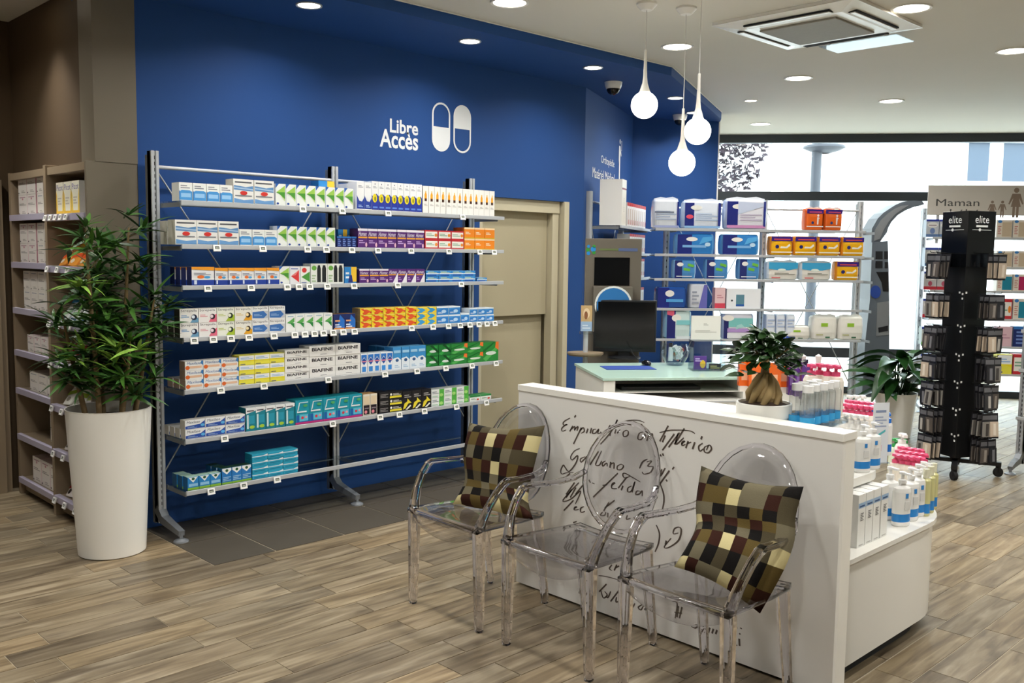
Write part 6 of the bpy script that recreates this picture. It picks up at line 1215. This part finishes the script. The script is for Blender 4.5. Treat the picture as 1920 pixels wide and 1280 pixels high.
# price-sign gondola: mother and child
MO = dp(1728, 500, 10.35); MD = Vector((wdir.x, wdir.y)); MRZ = math.atan2(MD.y, MD.x); MN = Vector((MD.y, -MD.x)); mfa = MO.to_2d()+MN*.26; mfb = mfa+MD
MZ = [pl(1745, y, mfa, mfb).z for y in (446, 501, 545, 597, 648, 699)]
mr_ = rack('shelving_rack', 'rack of baby milk tins under the mother and child sign', (MO.x, MO.y, 0), MRZ, [0, 1.25], MZ, depth=.27, x_over=(0, .2), slots=30, rods=False)
def segM(zi, x0, x1, nc, ytop, style, desc, name='milk_tin', cat='tin'):
    zb = MZ[zi]+.0115; ym = ytop+20; A, B = pl(x0, ym, mfa, mfb), pl(x1, ym, mfa, mfb); h = pl((x0+x1)/2, ytop, mfa, mfb).z-zb; w = (B-A).to_2d().length/nc
    for c in range(nc):
        P = A.lerp(B, (c+.5)/nc); place(carton_mesh(style, w*.96, .11, h), name, (P.x, P.y, zb), MRZ, desc+(f', {ORD[c]} of {NUM[nc]} from left' if nc > 1 else '')+f', {SHN[zi]} shelf under the sign', cat, 'products under the mother and child sign')
for zi, (y, st, nm) in enumerate(((411, 'tin_blue', 'blue'), (464, 'tin_blue', 'blue'), (509, 'tin_red', 'red'), (560, 'tin_red', 'red'), (613, 'tin_green', 'green'), (664, 'tin_red', 'red'))): segM(zi, 1736-zi*2.2, 1786-zi*2.2, 2, y, st, f'grey milk tin with {nm} mark')
for zi, (y, sts) in enumerate(((412, ['shoe_box', 'shoe_box']), (470, ['shoe_box', 'shoe_box']), (514, ['shoe_teal', 'shoe_pink']), (560, ['red_white', 'shoe_teal']), (612, ['milk_rose', 'navy_text']), (664, ['yellow_white', 'red_white']))):
    for j, st in enumerate(sts): segM(zi, 1868+31*j, 1898+31*j, 1, y, st, f'{["left", "right"][j]} boxed baby item at the right', 'boxed_item', 'box')
sg = tag(empty('sign_board', (MO.x, MO.y, 0), MRZ), 'beige sign board reading Maman bébé with mother and children', 'sign')
def S(x, y): p = pl(x, y, mfa, mfb); return ((p-MO).to_2d().dot(MD), p.z)
s0, zt = S(1741, 347); _, zb_ = S(1741, 403); s1, _ = S(1985, 347)
MB().box(s0, -.262, zb_, s1, -.25, zt).build('board', 'sign_panel', sg, .002)
for a in (s0+.1, s1-.1): MB().box(a, -.25, zb_-.3, a+.03, -.24, zt-.02).build('post', 'alu', sg)
mb = MB(); A, B = S(1755, 386), S(1836, 386); puttext(mb, 'Maman', (A[0], -.2625, A[1]), (1, 0, 0), (0, 0, 1), B[0]-A[0], S(1755, 373)[1]-A[1], 'FFFFFF'); A, B = S(1780, 413), S(1836, 413); puttext(mb, 'bébé', (A[0], -.2625, A[1]+.0), (1, 0, 0), (0, 0, 1), B[0]-A[0], S(1780, 392)[1]-A[1], 'FFFFFF'); mb.build('letters', 'sign_dark', sg)
def person_icon(cx, foot, head, skirt):
    A = S(cx, foot); H_ = S(cx, head)[1]-A[1]; mb = MB()
    def q(p, o=0): mb.add([(A[0]+a*H_, -.2626-.0001*o, A[1]+b*H_) for a, b in p], [tuple(range(len(p)))])
    q([(.085*math.cos(2*PI*k/16), .915+.085*math.sin(2*PI*k/16)) for k in range(16)]); q([(-.13, .80), (.13, .80), (.24, .46), (.2, .44), (.09, .66), (.16 if skirt else .1, .36), (-.16 if skirt else -.1, .36), (-.09, .66), (-.2, .44), (-.24, .46)], 1)
    q([(-.1, .37), (-.02, .37), (-.02, 0), (-.1, 0)], 2); q([(.02, .37), (.1, .37), (.1, 0), (.02, 0)], 3); mb.build('pictogram', 'sign_brown', sg)
person_icon(1903, 408, 352, True); person_icon(1878, 408, 376, False); person_icon(1859, 408, 376, True)
# low gondola at the right edge
lo = rack('low_rack', 'low aluminium rack with taupe back cut by the right edge', (7.98, 2.42, 0), -PI/2, [0, 1.1], [1.12, .82, .45], top=1.41, depth=.22, x_over=(0, 0), slots=36, rods=False, barz=1.3)
MB().box(.0, .0305, .2, 1.1, .045, 1.38).build('back_panel', 'taupe_board', lo)
for zi, z in enumerate((1.12, .82, .45)):
    for i in range(3): place(carton_mesh(('white_green', 'teal_pack', 'milk_white')[zi], .11, .08, .22 if zi != 1 else .24), 'hanging_pack' if zi < 2 else 'carton', (7.82, 2.31-.125*i, z+.0115), -PI/2, f'{("green and white box", "teal pack with red band", "white carton")[zi]}, {ORD[i]} from the post, low right rack', 'box', 'products on the low right rack')

# black rotating accessory stand
SPC = Vector((7.53, 2.74, 0)); SPR = -.45
sp = tag(empty('rotating_stand', SPC, SPR), 'black rotating stand hung with accessory packs on castors', 'display stand')
MB().box(-.105, -.105, .14, .105, .105, 1.78).build('column', 'black_metal', sp, .003); MB().box(-.13, -.13, 1.60, .13, .13, 2.02).build('header', 'black_gloss', sp, .003)
for face in range(2):
    mb = MB(); mb.M = Matrix.Rotation((-PI/2, 0)[face], 4, 'Z')
    puttext(mb, 'elite', (-.065, -.1305, 1.93), (1, 0, 0), (0, 0, 1), .13, .055, 'FFFFFF'); mb.box(-.055, -.1315, 1.90, .055, -.1305, 1.915, 'FFFFFF'); mb.box(-.09, -.1315, 1.878, .09, -.1305, 1.881, 'FFFFFF'); mb.add([(-.02+.012*math.cos(2*PI*k/10), -.132, 1.88+.012*math.sin(2*PI*k/10)) for k in range(10)], [tuple(range(10))]); mb.build('logo', 'sign_white', sp)
for a in range(2): f_ = MB(); f_.M = Matrix.Rotation(PI/4+a*PI/2, 4, 'Z'); f_.box(-.32, -.022, .085, .32, .022, .115); f_.build('base_arm', 'black_metal', sp)
MB().tube([(0, 0, .1), (0, 0, .16)], .04, 12).build('pivot', 'black_metal', sp)
for a in range(4):
    c_ = MB(); q = PI/4+a*PI/2; c_.M = Matrix.Translation((.30*math.cos(q), .30*math.sin(q), .036)) @ Matrix.Rotation(q+.6, 4, 'Z'); c_.tube([(0, -.014, 0), (0, .014, 0)], .035, 16); c_.box(-.01, -.018, .0, .01, .018, .05); c_.build('castor', 'rubber', sp)
tiers = [1.70, 1.40, 1.15, .93, .72, .51, .31]
TN = ['top', 'second', 'third', 'fourth', 'fifth', 'sixth', 'lowest']
bl = {}
def blister(k):
    if k in bl: return bl[k]
    mb = MB(); c = ['3A3A3C', '8E8A84', '5A5450', 'C9B8A4', '2A2A2E'][k]; mb.box(-.032, -.001, -.135, .032, .001, 0, '26262A'); mb.box(-.026, -.010, -.125, .026, -.001, -.045, c); mb.box(-.008, -.013, -.118, .008, -.010, -.055, ['B8B4AE', '4A4644', '9A928A', 'E4D8C8', '77777C'][k]); mb.box(-.026, -.0018, -.035, .026, -.001, -.012, '6A6A6E')
    bl[k] = mb.mesh('blister', 'gloss'); return bl[k]
rnd = random.Random(21)
for ti, z in enumerate(tiers):
    for face in range(2):
        Mx = Matrix.Rotation((-PI/2, 0)[face], 4, 'Z')
        for h_, hx in enumerate((-.08, -.015) if face == 0 else (.015, .08)):
            if ti == 0 and face == 1 and h_ == 0: continue
            hk = MB(); hk.M = Mx; hk.tube([(hx, -.105, z), (hx, -.27, z+.008), (hx, -.275, z+.02)], .003, 6); hk.build('hook', 'black_metal', sp)
            for d in range(3):
                p = Matrix.Rotation(SPR, 4, 'Z') @ Mx @ Vector((hx+rnd.uniform(-.003, .003), -.26+.045*d, z-.002)); o = link('accessory_pack', blister((ti+h_*2+face) % 5), None, SPC+p, SPR+(-PI/2, 0)[face]+rnd.uniform(-.15, .15)); o.rotation_euler.x = rnd.uniform(-.12, .06); o.scale = (1.35, 1.35, 1.42)
                tag(o, f'blister pack, {["front", "middle", "back"][d]} on {["outer", "inner"][h_ if face == 0 else 1-h_]} hook, {["left", "right"][face]} face, {TN[ti]} tier of black stand', 'blister pack', 'packs on the black stand')
    for face in range(2):
        s_ = MB(); s_.M = Matrix.Rotation((-PI/2, 0)[face], 4, 'Z')
        if face == 0: s_.box(.08, -.1062, z-.01, .095, -.1052, z+.005, 'F0F0EE'); s_.box(.05, -.1062, z-.0, .065, -.1052, z+.015, 'F0F0EE'); s_.box(.08, -.1062, z-.045, .095, -.1052, z-.03, 'F0F0EE')
        else: s_.box(-.095, -.1062, z-.0, -.08, -.1052, z+.015, 'F0F0EE')
        s_.build('price_sticker', 'carton', sp)['kind'] = 'stuff'
# peace lily in a white floor pot
lp_ = Vector((8.62, 3.70, 0)); t = tag(empty('peace_lily', lp_), 'broad-leaved green plant in a white pot behind the bottles', 'potted plant')
MB().lathe([(0, 0), (.135, 0), (.145, .01), (.185, .40), (.19, .42), (.178, .42), (.17, .36), (0, .36)], 32).build('pot', 'white_lac', t); MB().lathe([(.172, .37), (0, .39)], 20).build('soil', 'soil', t)
LL = [leaf_mesh('leaf', .32, .062, 'leaf_lily', cu, .18, 7) for cu in (.5, .8)]
rnd = random.Random(14); stm = MB()
for i in range(46):
    a = rnd.uniform(0, 2*PI); rr = rnd.uniform(.02, .17); hh = rnd.uniform(.42, .80)-rr*.6; p = Vector((rr*math.cos(a), rr*math.sin(a), hh))
    stm.tube([(p.x*.3, p.y*.3, .37), (p.x*.7, p.y*.7, hh*.75), tuple(p)], [.005, .004, .003], 5)
    o = link('leaf', rnd.choice(LL), t); o.matrix_basis = Matrix.Translation(p) @ Matrix.Rotation(a+rnd.uniform(-.5, .5), 4, 'Z') @ Matrix.Rotation(-rnd.uniform(-.25, .95), 4, 'Y') @ Matrix.Rotation(rnd.uniform(-.5, .5), 4, 'X') @ Matrix.Scale(rnd.uniform(.8, 1.3), 4)
stm.build('stems', 'leaf_lily', t)['kind'] = 'stuff'
